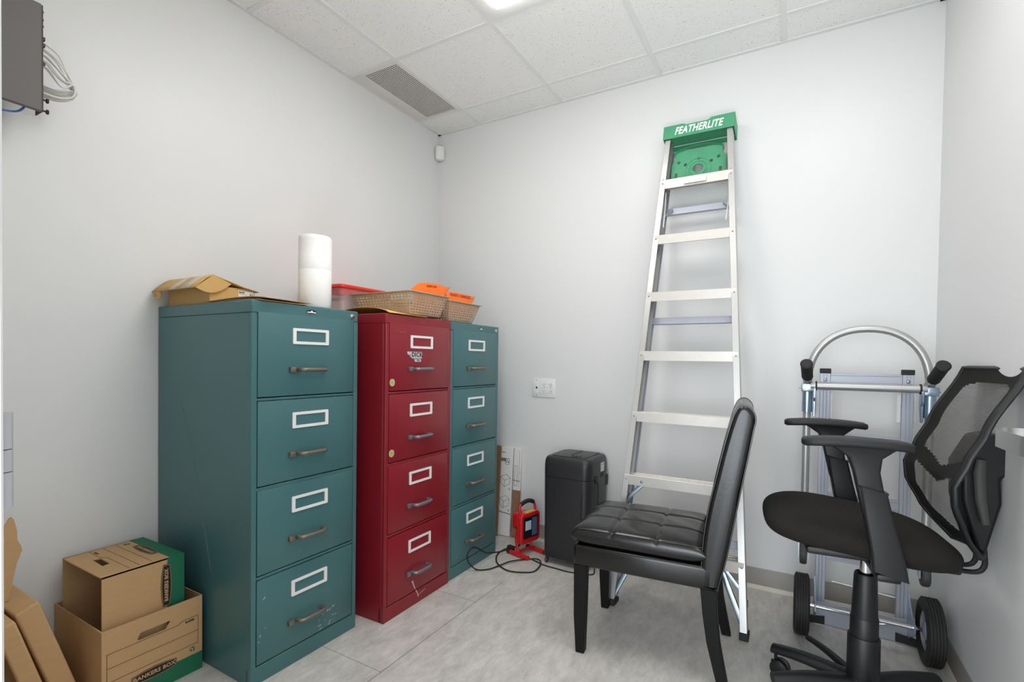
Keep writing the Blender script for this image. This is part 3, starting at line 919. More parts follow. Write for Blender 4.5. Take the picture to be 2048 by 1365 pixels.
def slab(name, label, x0, x1, yt0, yt1, zt0, zt1, lean, mt='kraft', cat='cardboard'):
    """flattened carton on edge, leaning: top edge given, foot lean*z further along y"""
    b = MB().m(mt)
    def ring(x): return [(x, yt0, zt0), (x, yt1, zt1), (x, yt1 + lean * zt1, 0.001), (x, yt0 + lean * zt0, 0.001)]
    b.loft([ring(x0), ring(x1)], True, True)
    o = b.build(name, None, bevel=0.006, seg=2)
    return tag(o, label, cat, 'flattened cartons in the left corner')


sl = slab('flattened_carton', 'flattened cardboard carton leaning beside the storage boxes, torn flap on top', -2.215, -1.98, 0.524, 0.578, 0.389, 0.412, 0.297)
slab('flattened_carton', 'flattened cardboard carton at the lower left corner, in front of the torn one', -2.20, -1.94, 0.470, 0.515, 0.379, 0.389, 0.28)
fp = [(0.455, 0.36), (0.50, 0.40), (0.541, 0.398), (0.552, 0.46), (0.560, 0.505), (0.573, 0.545), (0.5705, 0.560), (0.562, 0.582), (0.5615, 0.610), (0.555, 0.645), (0.549, 0.656), (0.542, 0.650), (0.520, 0.605), (0.48, 0.56), (0.455, 0.52)]
f = MB().m('kraft').prism(fp, 'x', -2.104, -2.098)
f.build('torn_flap', sl)
o = MB().m('kraft').box(-2.05, -1.88, 0.33, 0.465, 0.001, 0.35, 0.003, 1).build('small_carton')
tag(o, 'small closed carton at the very left edge, in front of the flattened ones', 'box')

# ------------------------------------------------------------------ packed flat boxes in the back corner


def leaning_box(name, label, x0, x1, y_foot, y_top, h, d, extra):
    t = thing(name, label, 'box', ((x0 + x1) / 2, y_foot, 0), 0, None, (-math.atan2(y_top - y_foot, h), 0, 0))
    extra(t, (x1 - x0) / 2, h, d)
    return t


def white_box(t, hw, h, d):
    MB().m('paper_white').box(-hw, hw, 0, d, 0.003, h, 0.002, 1).build('carton', t)
    b = MB(); M = frame_of((0, -0.0006, 0), (1, 0, 0), (0, 0, 1))
    b.m('ink').shape2d([rrect(-0.010, 0.022, h - 0.115, h - 0.075, 0.006, 3), rrect(-0.008, 0.020, h - 0.113, h - 0.077, 0.005, 3)], 0.0008, M)
    for k in range(3):
        b.shape2d([[(-0.004, 0.005), (0.004, 0.006), (0.003, 0.011), (-0.006, 0.011)]], 0.0008, M @ Matrix.Translation((0.006, h - 0.095, 0)) @ Matrix.Rotation(k * 2.094, 4, 'Z'))
    line2d(b, [(-0.040, h - 0.036), (-0.012, h - 0.036)], 0.004, M, 'ink')
    line2d(b, [(-0.044, h - 0.085), (-0.016, h - 0.085)], 0.022, M, 'label_print')
    for z in (h - 0.20, h - 0.34):
        line2d(b, [(-0.040, z), (0.004, z + 0.02), (0.034, z), (-0.010, z - 0.022), (-0.040, z)], 0.0018, M, 'ink')
        line2d(b, [(-0.040, z), (-0.040, z - 0.04), (-0.010, z - 0.064), (0.030, z - 0.04), (0.034, z)], 0.0018, M, 'ink')
        line2d(b, [(-0.010, z - 0.022), (-0.010, z - 0.064)], 0.0018, M, 'ink')
        b.m('ink').shape2d([circ(0.030, z - 0.075, 0.006, 10), circ(0.030, z - 0.075, 0.0035, 10)], 0.0006, M)
    line2d(b, [(-hw + 0.002, h - 0.43), (hw - 0.002, h - 0.438)], 0.006, M, 'label_print')
    b.build('printing', t)


leaning_box('flat_pack_box', 'white flat pack box with printed drawings behind the far green cabinet', -1.700, -1.612, 2.795, 2.835, 0.588, 0.018, white_box)


def half_box(t, hw, h, d):
    MB().m('paper_white').box(-hw, hw, 0, d, 0.31, h, 0.002, 1).build('white_end', t)
    MB().m('kraft_brown').box(-hw, hw, 0.0005, d - 0.0005, 0.003, 0.312, 0.002, 1).build('brown_end', t)
    b = MB(); M = frame_of((0, -0.0006, 0), (1, 0, 0), (0, 0, 1))
    line2d(b, [(-0.016, h - 0.12), (-0.016, h - 0.25), (0.004, h - 0.25), (0.004, h - 0.12), (-0.016, h - 0.12)], 0.0016, M, 'ink')
    line2d(b, [(-hw + 0.001, h - 0.215), (hw - 0.001, h - 0.218)], 0.005, M, 'label_print')
    line2d(b, [(0.018, h - 0.02), (0.018, h - 0.26)], 0.0016, M, 'label_print')
    b.build('printing', t)


leaning_box('flat_pack_box', 'narrow box, white above and brown below, right of the white flat pack', -1.604, -1.552, 2.805, 2.837, 0.590, 0.016, half_box)
leaning_box('cardboard_sheet', 'brown cardboard sheet peeping out behind the far green cabinet', -1.86, -1.690, 2.772, 2.812, 0.595, 0.010,
            lambda t, hw, h, d: (MB().m('kraft_brown').box(-hw, hw, 0, d, 0.003, h * 0.80, 0.001, 1).build('lower_panel', t),
                                 MB().m('kraft_brown').box(-hw, hw, 0.001, d - 0.001, h * 0.8004, h, 0.001, 1).build('upper_panel', t)))

# ------------------------------------------------------------------ stepladder leaning on the back wall
LT = radians(11.3)
t = thing('step_ladder', 'tall aluminium stepladder with green top, folded and leaning on the back wall', 'ladder', (-0.453, 2.268, 0), 0, None, (-LT, 0, 0))
t.scale = (1, 1, 1.0215)
LEN = 2.44


def rail_x(s, sgn):      # outer face of a front rail at length s along the rail
    return sgn * (0.303 - 0.140 * s / LEN) - 0.018 * s / LEN


def channel(mb, p0, p1, sgn, wd, dp, th, y0):
    """C section rail between two (x, s) points; web on the outer side, open inwards"""
    sec = [(0, 0), (0, dp), (-wd, dp), (-wd, dp - th), (-th, dp - th), (-th, th), (-wd, th), (-wd, 0)]
    rings = []
    for (x, s) in (p0, p1):
        rings.append([(x + sgn * a, y0 + b, s) for a, b in sec])
    mb.loft(rings, True, True)


for sgn in (-1, 1):
    r = MB().m('aluminium')
    channel(r, (rail_x(0.012, sgn), 0.012), (rail_x(2.385, sgn), 2.385), sgn, 0.028, 0.068, 0.003, 0.0)
    o = r.build('front_rail', t, bevel=0.0008, seg=1)
    MB().m('rubber').box(rail_x(0, sgn) - 0.018 - sgn * 0.014, rail_x(0, sgn) + 0.018 - sgn * 0.014, -0.003, 0.072, 0.001, 0.032, 0.003, 1).build('foot_pad', o)
    rv = MB().m('rivet')
    for k in range(1, 8):
        s_ = 0.305 * k - 0.02
        for d_ in ((0.0, 0.022) if k in (7,) else (0.0,)):
            x = rail_x(s_ + d_, sgn) - sgn * 0.014
            rv.lathe([(0.0045, 0), (0.0035, 0.002), (0.0001, 0.003)], 10, frame_of((x, -0.0005, s_ + d_), (1, 0, 0), (0, 0, 1)))
    rv.build('rivets', o)
    # rear rail, lies behind the front one when folded
    r = MB().m('alu_extrusion')
    channel(r, (rail_x(0.13, sgn) - sgn * 0.006, 0.13), (rail_x(2.36, sgn) - sgn * 0.004, 2.36), sgn, 0.022, 0.038, 0.003, 0.082)
    o = r.build('rear_rail', t, bevel=0.0008, seg=1)
    MB().m('rubber').box(rail_x(0.1, sgn) - sgn * 0.018 - 0.015, rail_x(0.1, sgn) - sgn * 0.018 + 0.015, 0.080, 0.122, 0.105, 0.140, 0.003, 1).build('foot_pad', o)
for k in range(1, 8):
    s_ = 0.305 * k
    a, b = rail_x(s_, -1) + 0.004, rail_x(s_, 1) - 0.004
    st = MB().m('aluminium_step')
    M = Matrix.Translation((0, 0.002, s_)) @ Matrix.Rotation(LT, 4, 'X')
    st.at(M)
    sec = [(0.0, -0.046), (0.0, -0.001), (0.002, 0.001), (0.015, 0.001), (0.017, -0.001), (0.030, -0.001), (0.032, 0.001), (0.045, 0.001), (0.047, -0.001), (0.060, -0.001), (0.062, 0.001),
           (0.073, 0.0), (0.073, -0.032), (0.070, -0.032), (0.070, -0.005), (0.003, -0.005), (0.003, -0.043), (0.008, -0.043), (0.008, -0.046)]
    st.loft([[(x, y - 0.006, z) for y, z in sec] for x in (a, b)], True, True)
    st = st.build('step', t, sharp=30)
    if k < 7:
        rv = MB().m('rivet')
        if k <= 2:
            for x in (a + 0.085, b - 0.085):
                rv.at(M).lathe([(0.0065, 0), (0.005, 0.003), (0.0001, 0.0042)], 12, frame_of((x, -0.0065, -0.026), (1, 0, 0), (0, 0, 1)))
            rv.build('rivets', st)
    if k <= 2:
        for sgn in (-1, 1):
            x = rail_x(s_, sgn)
            MB().m('zinc').tube([(x - sgn * 0.095, 0.03, s_ - 0.030), (rail_x(s_ - 0.13, sgn) - sgn * 0.006, 0.03, s_ - 0.135)], [0.010, 0.010], 8, sx=0.45).build('brace', t)
for sgn in (-1, 1):   # long foot braces under the lowest step
    MB().m('zinc').tube([(rail_x(0.29, sgn) - sgn * 0.10, 0.035, 0.262), (rail_x(0.03, sgn) - sgn * 0.010, 0.03, 0.035)], [0.013, 0.013], 8, sx=0.5).build('foot_brace', t)
MB().m('paper_white').box(-0.075, 0.035, -0.0065, -0.0055, 2.095, 2.123).build('worn_label', t)
for s_ in (0.36, 1.40, 2.00):
    a, b = rail_x(s_, -1) + 0.008, rail_x(s_, 1) - 0.008
    hb = MB().m('alu_extrusion').box(a, b, 0.094, 0.112, s_ - 0.017, s_ + 0.017, 0.001, 1)
    hb.build('rear_crossbar', t)
# spreader brackets and rods at the top rear bar
for sgn in (-1, 1):
    x = rail_x(2.0, sgn)
    pts = catmull([(x - sgn * 0.062, 0.086, 2.005), (x - sgn * 0.042, 0.082, 1.985), (x - sgn * 0.015, 0.060, 1.955), (x - sgn * 0.010, 0.050, 1.945)], 5)
    MB().m('alu_extrusion').tube(pts, 0.011, 8, sx=0.3, up=(0, 1, 0)).build('spreader', t)
    pts = [(x - sgn * 0.030, 0.040, 2.085), (x - sgn * 0.031, 0.042, 2.0), (x - sgn * 0.036, 0.012, 1.885), (x - sgn * 0.038, 0.008, 1.875)]
    MB().m('frame_white').tube(pts, 0.0028, 8).build('spreader_rod', t)
# green moulded top cap
cx = -0.018
c = MB().m('green_plastic')
half = 0.178
front = [(cx - half, 2.362), (cx + half, 2.362), (cx + half, 2.440), (cx + 0.065, 2.440), (cx + 0.045, 2.428), (cx - 0.060, 2.428), (cx - 0.080, 2.437), (cx - half, 2.437)]
c.prism(front, 'y', -0.012, -0.006)
c.box(cx - half, cx - half + 0.006, -0.006, 0.118, 2.362, 2.437).box(cx + half - 0.006, cx + half, -0.006, 0.118, 2.362, 2.437)
c.box(cx - half, cx + half, 0.112, 0.118, 2.362, 2.437)
c.box(cx - half + 0.006, cx + half - 0.006, -0.006, 0.112, 2.392, 2.428)
c = c.build('top_cap', t, bevel=0.003, seg=2)
MB().m('frame_white').text('FEATHERLITE', 0.056, frame_of((cx + 0.000, -0.0124, 2.396), (1, 0, 0), (0, 0, 1)) @ Matrix.Diagonal((0.68, 1, 1, 1)), bold=0.0016, depth=0.0008, shear=0.28, spacing=1.06).build('lettering', c)
# green pail shelf folded down behind the front rails
p = MB().m('green_plastic')
M = frame_of((cx, 0.058, 2.218), (1, 0, 0), (0, 0, 1))
ol = [(-0.137, -0.080), (0.137, -0.080), (0.137, 0.028), (0.128, 0.045), (0.118, 0.058), (0.124, 0.085), (0.120, 0.100), (-0.120, 0.100), (-0.124, 0.085), (-0.118, 0.058), (-0.128, 0.045), (-0.137, 0.028)]
hexa = circ(0, -0.012, 0.027, 8, None, 0.39)
holes = [circ(x, y, 0.0085, 12) for x, y in ((0, 0.043), (-0.065, 0.018), (0.065, 0.018), (-0.1, 0.035), (0.1, 0.035))]
slots = [rrect(-0.118, -0.104, -0.052, -0.022, 0.006, 3), rrect(0.104, 0.118, -0.052, -0.022, 0.006, 3), rrect(-0.03, 0.03, -0.072, -0.063, 0.003, 2)]
p.shape2d([ol, hexa] + holes + slots, 0.007, M)
for r0, r1 in ((0.066, 0.062), (0.048, 0.045)):
    p.shape2d([circ(0, -0.020, r0, 48), circ(0, -0.020, r1, 48)], 0.004, M @ Matrix.Translation((0, 0, 0.0045)))
p.shape2d([circ(0, -0.020, 0.037, 32), circ(0, -0.020, 0.030, 32)], 0.005, M @ Matrix.Translation((0, 0, 0.005)))
lip = catmull([(-0.122, 0.062), (-0.117, 0.090), (-0.060, 0.108), (0, 0.114), (0.060, 0.108), (0.117, 0.090), (0.122, 0.062)], 6)
p.at(M).loft([[(q[0], q[1], z) for q in lip] for z in (0.0, 0.022)], False, False).at()
p.build('pail_shelf', t, solid=0.0)

# ------------------------------------------------------------------ black dining chair
t = thing('dining_chair', 'black leather dining chair with high curved back, facing the filing cabinets', 'chair', (-0.489, 2.070, 0), radians(5))
ox, oy = -0.47, 2.065
ya, yb_ = 1.840 - oy, 2.290 - oy


def pillow(mb, x0, x1, y0, y1, z0, z1, zm, n=40, p=7.0, extra=None):
    def wp(s): return math.sin(s * pi / 2)
    def top(u, v, zt):
        a, b = wp(2 * u - 1), wp(2 * v - 1)
        f = max(0.0, (1 - abs(a) ** p)) ** 0.42 * max(0.0, (1 - abs(b) ** p)) ** 0.42
        x = (x0 + x1) / 2 + a * (x1 - x0) / 2; y = (y0 + y1) / 2 + b * (y1 - y0) / 2
        z = zm + (zt - zm) * f
        if extra and zt > zm: z += extra(a, b) * f
        return (x, y, z)
    mb.grid(lambda u, v: top(u, v, z1), n, n)
    mb.grid(lambda u, v: top(1 - u, v, z0), n, n)
    return mb


def quilt(a, b):
    h = 0.0
    for q in (-0.36, 0.30):
        h -= 0.0075 * math.exp(-((a - q) / 0.024) ** 2)
    for q in (-0.33, 0.33):
        h -= 0.0075 * math.exp(-((b - q) / 0.024) ** 2)
    return h + 0.004 * (1 - a * a) * (1 - b * b) + 0.0012 * sin(9 * a + 4 * b) * sin(7 * b)


sc_ = MB().m('leather')
pillow(sc_, -0.765 - ox, -0.262 - ox, ya - 0.003, yb_ + 0.003, 0.430, 0.517, 0.472, n=96, p=9, extra=quilt)
sc_ = sc_.build('seat_cushion', t, sharp=80)
st = MB().m('stitch')
for q in (-0.36, 0.30):
    x = -0.5135 - ox + q * 0.2515
    for d_ in (-0.005, 0.005):
        st.tube([(x + d_, ya + 0.03 + k * 0.032, 0.5142 + quilt(q + d_ / 0.25, -0.86 + k * 0.142) * 0.9) for k in range(13)], 0.0009, 5)
st.build('stitching', sc_)
st = MB().m('stitch')
st.tube([(-0.755 - ox + 0.02, ya + 0.006, 0.502), (-0.40 - ox, ya + 0.006, 0.502), (-0.275 - ox, ya + 0.006, 0.502)], 0.0014, 6)
st.build('seam', sc_)
MB().m('leather').box(-0.755 - ox, -0.235 - ox, ya, yb_, 0.352, 0.438, 0.014, 3).build('seat_rail', t)
prof_f = [(-0.281, 0.352), (-0.278, 0.44), (-0.272, 0.542), (-0.257, 0.651), (-0.235, 0.76), (-0.213, 0.866), (-0.193, 0.948), (-0.181, 0.988)]
prof_t = [(-0.168, 1.012), (-0.150, 1.020), (-0.132, 1.014), (-0.117, 0.995)]
prof_b = [(-0.113, 0.968), (-0.119, 0.935), (-0.134, 0.841), (-0.155, 0.719), (-0.175, 0.595), (-0.197, 0.469), (-0.216, 0.385), (-0.222, 0.352)]
PR = catmull([(x - ox, z, 0) for x, z in prof_f + prof_t + prof_b], 4)
PR = [(p.x, p.y) for p in PR]
cen = Vector((sum(p[0] for p in PR) / len(PR), 0))
b = MB().m('leather')


def inset(prof, d):
    n = len(prof); out = []
    for i in range(n):
        a = Vector(prof[i - 1]); c = Vector(prof[(i + 1) % n]); tn = (c - a).normalized()
        nr = Vector((-tn.y, tn.x))
        out.append((prof[i][0] - nr.x * d * -1, prof[i][1] - nr.y * d * -1))
    return out


def area2(prof): return sum(prof[i - 1][0] * prof[i][1] - prof[i][0] * prof[i - 1][1] for i in range(len(prof)))


sg = 1 if area2(PR) > 0 else -1
rings = []
for d, y in ((0.016, ya), (0.006, ya + 0.002), (0.0015, ya + 0.008), (0.0, ya + 0.018), (0.0, yb_ - 0.018), (0.0015, yb_ - 0.008), (0.006, yb_ - 0.002), (0.016, yb_)):
    q = inset(PR, sg * d)
    rings.append([(x, y, z) for x, z in q])
b.loft(rings, True, True)
bk = b.build('backrest', t, sharp=60)
pp = MB().m('leather')
q = inset(PR, sg * 0.001)
pp.tube([(x, ya + 0.010, z) for x, z in q], 0.0032, 6)
pp.build('piping', bk)
pp = MB().m('leather').tube([(x, yb_ - 0.010, z) for x, z in q], 0.0032, 6)
pp.build('piping', bk)
pp = MB().m('stitch').tube([(-0.1425 - ox, ya + 0.02 + k * 0.05, 0.826) for k in range(9)], 0.0012, 5)
pp.build('stitching', bk)


def leg(pts, w):
    mb = MB().m('black_wood')
    rings = []
    for (x, y, z), ww in zip(pts, w):
        rings.append([(x + dx * ww[0] / 2, y + dy * ww[1] / 2, z) for dx, dy in ((-1, -1), (1, -1), (1, 1), (-1, 1))])
    mb.loft(rings, True, True)
    return mb.build('leg', t, bevel=0.002, seg=1)


for y in (ya + 0.026, yb_ - 0.026):
    leg([(-0.727 - ox, y, 0.356), (-0.727 - ox, y, 0.15), (-0.724 - ox, y, 0.0008)], [(0.050, 0.048), (0.046, 0.044), (0.034, 0.036)])
    leg([(-0.252 - ox, y, 0.356), (-0.245 - ox, y, 0.26), (-0.232 - ox, y, 0.16), (-0.212 - ox, y, 0.07), (-0.196 - ox, y, 0.0008)],
        [(0.055, 0.046), (0.050, 0.044), (0.045, 0.042), (0.040, 0.040), (0.036, 0.036)])

# ------------------------------------------------------------------ black mesh office chair
t = thing('office_chair', 'black mesh back office chair with armrests in front of the hand truck', 'office chair', (0.217, 2.005, 0), radians(186))
# star base
b = MB().m('black_plastic')
b.lathe([(0.0, 0.075), (0.046, 0.075), (0.054, 0.085), (0.054, 0.110), (0.046, 0.125), (0.042, 0.128), (0.0, 0.128)], 32)
base = b.build('base_hub', t)
for ang in (38, 122, 161, 203, 290):
    a = radians(ang - 186)
    R = Matrix.Rotation(a, 4, 'Z')
    L_ = 0.285
    lg = MB().m('black_plastic').at(R)
    rings = []
    for q in range(9):
        f = q / 8; x = 0.035 + (L_ - 0.035) * f
        z = 0.104 + 0.012 * sin(f * 2.6) - 0.016 * f
        wd = (0.030 - 0.008 * f) * (0.55 if ang == 122 else 1.0); hh = (0.024 - 0.007 * f) * (0.6 if ang == 122 else 1.0)
        rings.append([(x, wd * cos(k * pi / 6), z + hh * sin(k * pi / 6)) for k in range(12)])
    lg.loft(rings, True, True)
    lg = lg.build('base_leg', t)
    if ang != 122:
        cs = MB().m('black_plastic').at(R)
        cs.cyl((L_ - 0.012, 0, 0.045), (L_ - 0.012, 0, 0.094), 0.006, 10)
        cs.box(L_ - 0.040, L_ + 0.004, -0.006, 0.006, 0.028, 0.052, 0.005, 2)
        for y in (-0.023, 0.007):
            cs.at(R @ Matrix.Translation((L_ - 0.028, y, 0.0315)) @ Matrix.Rotation(-pi / 2, 4, 'X'))
            cs.lathe([(0.0, 0), (0.024, 0), (0.0305, 0.004), (0.0305, 0.012), (0.024, 0.016), (0, 0.016)], 20)
        cs.build('caster', t)
b = MB().m('black_plastic')
b.lathe([(0.0455, 0.126), (0.047, 0.13), (0.046, 0.262), (0.044, 0.266), (0.0405, 0.266), (0.040, 0.328), (0.038, 0.331), (0.0375, 0.331), (0.0325, 0.470), (0.030, 0.475), (0.022, 0.470), (0.02, 0.38)], 36, caps=False)
b.build('column_cover', t)
MB().m('chrome').cyl((0, 0, 0.39), (0, 0, 0.565), 0.0175, 24).build('gas_lift', t)
MB().m('black_plastic').box(-0.12, 0.10, -0.075, 0.075, 0.545, 0.575, 0.012, 2).build('mechanism', t)


s = MB().m('fabric')


def sup(c, e): return math.copysign(abs(c) ** e, c)


NU, NV = 64, 28
V = []
for j in range(NV + 1):
    ph = -pi / 2 + pi * j / NV
    ring = []
    for i in range(NU):
        a = 2 * pi * i / NU
        cx_, cy_ = sup(cos(a), 0.62), sup(sin(a), 0.62)
        rr = sup(cos(ph), 0.55); zz = sup(sin(ph), 0.75)
        x = 0.044 + 0.264 * cx_ * rr; y = 0.250 * cy_ * rr * (1.0 + 0.03 * cx_)
        z = 0.622 + 0.12 * (x - 0.036) + (0.050 if zz > 0 else 0.053) * zz
        z += 0.010 * (y / 0.25) ** 2 - 0.012 * max(0.0, (x - 0.06) / 0.2) ** 2
        ring.append((x, y, z))
    V.append(ring)
s.loft(V, True, True)
s.build('seat', t, sharp=70)
MB().m('black_plastic').box(-0.20, 0.19, -0.15, 0.15, 0.560, 0.585, 0.008, 2).build('seat_pan', t)
for sgn in (1, -1):
    y = 0.262 * sgn
    ax = 0.0
    a = MB().m('black_plastic_soft').at(Matrix.Translation((ax, 0, 0)))
    rings = []
    for f in [0.0, 0.03, 0.1, 0.25, 0.5, 0.75, 0.9, 0.97, 1.0]:
        x = -0.048 + 0.272 * f
        wd = (0.020, 0.034, 0.041, 0.045, 0.046, 0.044, 0.038, 0.030, 0.018)[[0.0, 0.03, 0.1, 0.25, 0.5, 0.75, 0.9, 0.97, 1.0].index(f)]
        zt = 0.951 + 0.004 * sin(f * pi) ; hb = 0.0115 if 0.02 < f < 0.98 else 0.008
        rings.append([(x, y + p[0], zt - 0.011 + p[1] - 0.004 * abs(2 * f - 1) ** 3) for p in rrect(-wd, wd, -hb, hb, hb * 0.8, 3)])
    a.loft(rings, True, True)
    pad = a.build('arm_pad', t)
    # flared top of the post, upper post, lower sleeve running down and back
    a = MB().m('black_plastic').at(Matrix.Translation((ax, 0, 0)))
    def sect(x, z, w_, d_): return [(x + p[0], y * 1.0 + p[1] - 0.004 * sgn, z) for p in rrect(-w_, w_, -d_, d_, min(w_, d_) * 0.5, 3)]
    a.loft([sect(0.072, 0.932, 0.085, 0.026), sect(0.070, 0.922, 0.070, 0.024), sect(0.067, 0.900, 0.042, 0.019), sect(0.062, 0.86, 0.033, 0.017), sect(0.038, 0.74, 0.031, 0.016)], True, True)
    if sgn < 0:
        for k in range(7):
            z = 0.70 + 0.013 * k; x = 0.024 + 0.2 * (z - 0.70)
            a.box(x - 0.020, x + 0.020, y + 0.020, y + 0.0235, z, z + 0.004)
    a.build('arm_post', t)
    a = MB().m('black_plastic').at(Matrix.Translation((ax * 1.2, 0, 0)))
    def sect2(x, z, w_, d_): return [(x + p[0], y + p[1] - 0.004 * sgn, z + p[0] * 0.25) for p in rrect(-w_, w_, -d_, d_, min(w_, d_) * 0.5, 3)]
    a.loft([sect2(0.046, 0.812, 0.038, 0.022), sect2(0.045, 0.804, 0.035, 0.020), sect2(0.028, 0.72, 0.037, 0.020), sect2(0.006, 0.62, 0.041, 0.020), sect2(-0.002, 0.568, 0.043, 0.018)], True, True)
    a.build('arm_sleeve', t)
    MB().m('black_plastic').box(-0.03, 0.03, min(0.09 * sgn, y), max(0.09 * sgn, y), 0.545, 0.568, 0.008, 2).build('arm_bracket', t)


def bx_(v):      # forward offset of the back at height fraction v
    P = [(0, -0.280), (0.10, -0.235), (0.17, -0.212), (0.30, -0.182), (0.40, -0.178), (0.52, -0.205), (0.68, -0.245), (1.0, -0.330)]
    for (a, xa), (b, xb) in zip(P[:-1], P[1:]):
        if v <= b:
            q = (v - a) / (b - a); q2 = q * q * (3 - 2 * q)
            return xa + (xb - xa) * (0.5 * q + 0.5 * q2)
    return P[-1][1]


def bw_(v):
    P = [(0, 0.095), (0.06, 0.130), (0.16, 0.178), (0.30, 0.204), (0.45, 0.212), (0.75, 0.208), (0.95, 0.203), (1.0, 0.198)]
    for (a, xa), (b, xb) in zip(P[:-1], P[1:]):
        if v <= b: return xa + (xb - xa) * (v - a) / (b - a)
    return P[-1][1]


BZ0, BZH = 0.605, 0.558


def back_pt(u, v, off=0.0):
    x = bx_(v) + 0.030 * u * u - off
    return (x, u * bw_(v), BZ0 + BZH * v)


NB, MBV = 76, 96
def win(u, v):
    vc = 0.40 + 0.10 * abs(u)          # lumbar band, dipping towards the spine
    w_ = 0.045
    if abs(u) > 0.70 - 0.10 * max(0, 0.3 - v): return False
    if v > 0.92 or v < 0.085: return False
    du = abs(u) / 0.70
    if v > 0.5 and v > 0.92 - 0.03 * du ** 4: return False
    if v < 0.4 and v < 0.085 + 0.12 * du ** 3: return False
    return not (vc - w_ < v < vc + w_)


m1 = MB().m('mesh_dark')
Vg = [back_pt(2 * i / NB - 1, j / MBV) for j in range(MBV + 1) for i in range(NB + 1)]
Fd, Fo = [], []
for j in range(MBV):
    for i in range(NB):
        f = (j * (NB + 1) + i, j * (NB + 1) + i + 1, (j + 1) * (NB + 1) + i + 1, (j + 1) * (NB + 1) + i)
        (Fo if win((i + 0.5) * 2 / NB - 1, (j + 0.5) / MBV) else Fd).append(f)
m1.add(Vg, Fd)
bk = m1.build('back_mesh', t, sharp=80)
m2 = MB().m('mesh_open').add(Vg, Fo)
o = m2.build('open_mesh', bk, sharp=80); o['label'] = 'see-through mesh panels of the back'
per = [back_pt(-1, q / 20, 0.006) for q in range(21)] + [back_pt(-1 + q / 10, 1.0, 0.006) for q in range(1, 20)] + [back_pt(1, 1 - q / 20, 0.006) for q in range(21)] + [back_pt(1 - q / 5, 0.0, 0.006) for q in range(1, 10)]
MB().m('black_plastic').tube(per, 0.0075, 10, loop=True, sx=1.3).build('back_frame', t)
sp = MB().m('black_plastic')
sp.prism([(-0.262, 0.615), (-0.284, 0.600), (-0.318, 0.76), (-0.314, 0.832), (-0.337, 0.855), (-0.340, 0.912), (-0.312, 0.968), (-0.262, 0.955), (-0.222, 0.87), (-0.225, 0.76)], 'y', -0.058, 0.058)
sp.build('back_bracket', t, bevel=0.010, seg=3)
kn = MB().m('rubber_grey').tube([(-0.275, 0.075, 0.70), (-0.262, 0.075, 0.77), (-0.258, 0.072, 0.85), (-0.262, 0.070, 0.890)], [0.010, 0.014, 0.015, 0.012], 12, sx=0.7)
kn.build('adjust_lever', t)
for y in (-0.03, 0.03):
    pts = catmull([(-0.08, y, 0.545), (-0.20, y, 0.540), (-0.268, y, 0.540), (-0.290, y, 0.560), (-0.290, y, 0.60), (-0.283, y, 0.66)], 6)
    MB().m('black_plastic').tube(pts, 0.0075, 10).build('back_rod', t)

# ------------------------------------------------------------------ hand truck
t = thing('hand_truck', 'aluminium hand truck with arched handle and black wheels standing against the back wall', 'hand truck', (0.262, 2.615, 0))
RX = 0.146
for sgn in (-1, 1):
    r = MB().m('alu_extrusion')
    x = sgn * RX
    r.prism([(x - 0.019, -0.014), (x + 0.019, -0.014), (x + 0.019, 0.014), (x - 0.019, 0.014)], 'z', 0.045, 1.132)
    for dx in (-0.006, 0.006): r.box(x + dx - 0.0018, x + dx + 0.0018, -0.0158, -0.0135, 0.05, 1.13)
    rr = r.build('rail', t, bevel=0.0015, seg=1)
    MB().m('rubber').box(x - 0.021, x + 0.021, -0.017, 0.017, 1.128, 1.150, 0.002, 1).build('end_cap', rr)
    MB().m('rivet').lathe([(0.007, 0), (0.005, 0.003), (0.0001, 0.004)], 12, frame_of((x, -0.0152, 1.10), (1, 0, 0), (0, 0, 1))).build('bolt', rr)
    MB().m('rubber').prism([(x - 0.02, 0.010), (x + 0.07 * sgn, 0.004), (x + 0.07 * sgn, 0.028), (x - 0.02, 0.045)] if sgn > 0 else [(x + 0.02, 0.010), (x - 0.07, 0.004), (x - 0.07, 0.028), (x + 0.02, 0.045)], 'y', -0.03, -0.012).build('stop_block', t)
for z, hh in ((1.100, 0.028), (0.840, 0.022), (0.575, 0.022), (0.325, 0.028)):
    c = MB().m('alu_extrusion').box(-RX + 0.019, RX - 0.019, -0.010, 0.010, z - hh, z + hh)
    c.box(-RX + 0.019, RX - 0.019, -0.0125, -0.0095, z + hh - 0.008, z + hh).box(-RX + 0.019, RX - 0.019, -0.0125, -0.0095, z - hh, z - hh + 0.006)
    c.build('crossbar', t, bevel=0.001, seg=1)
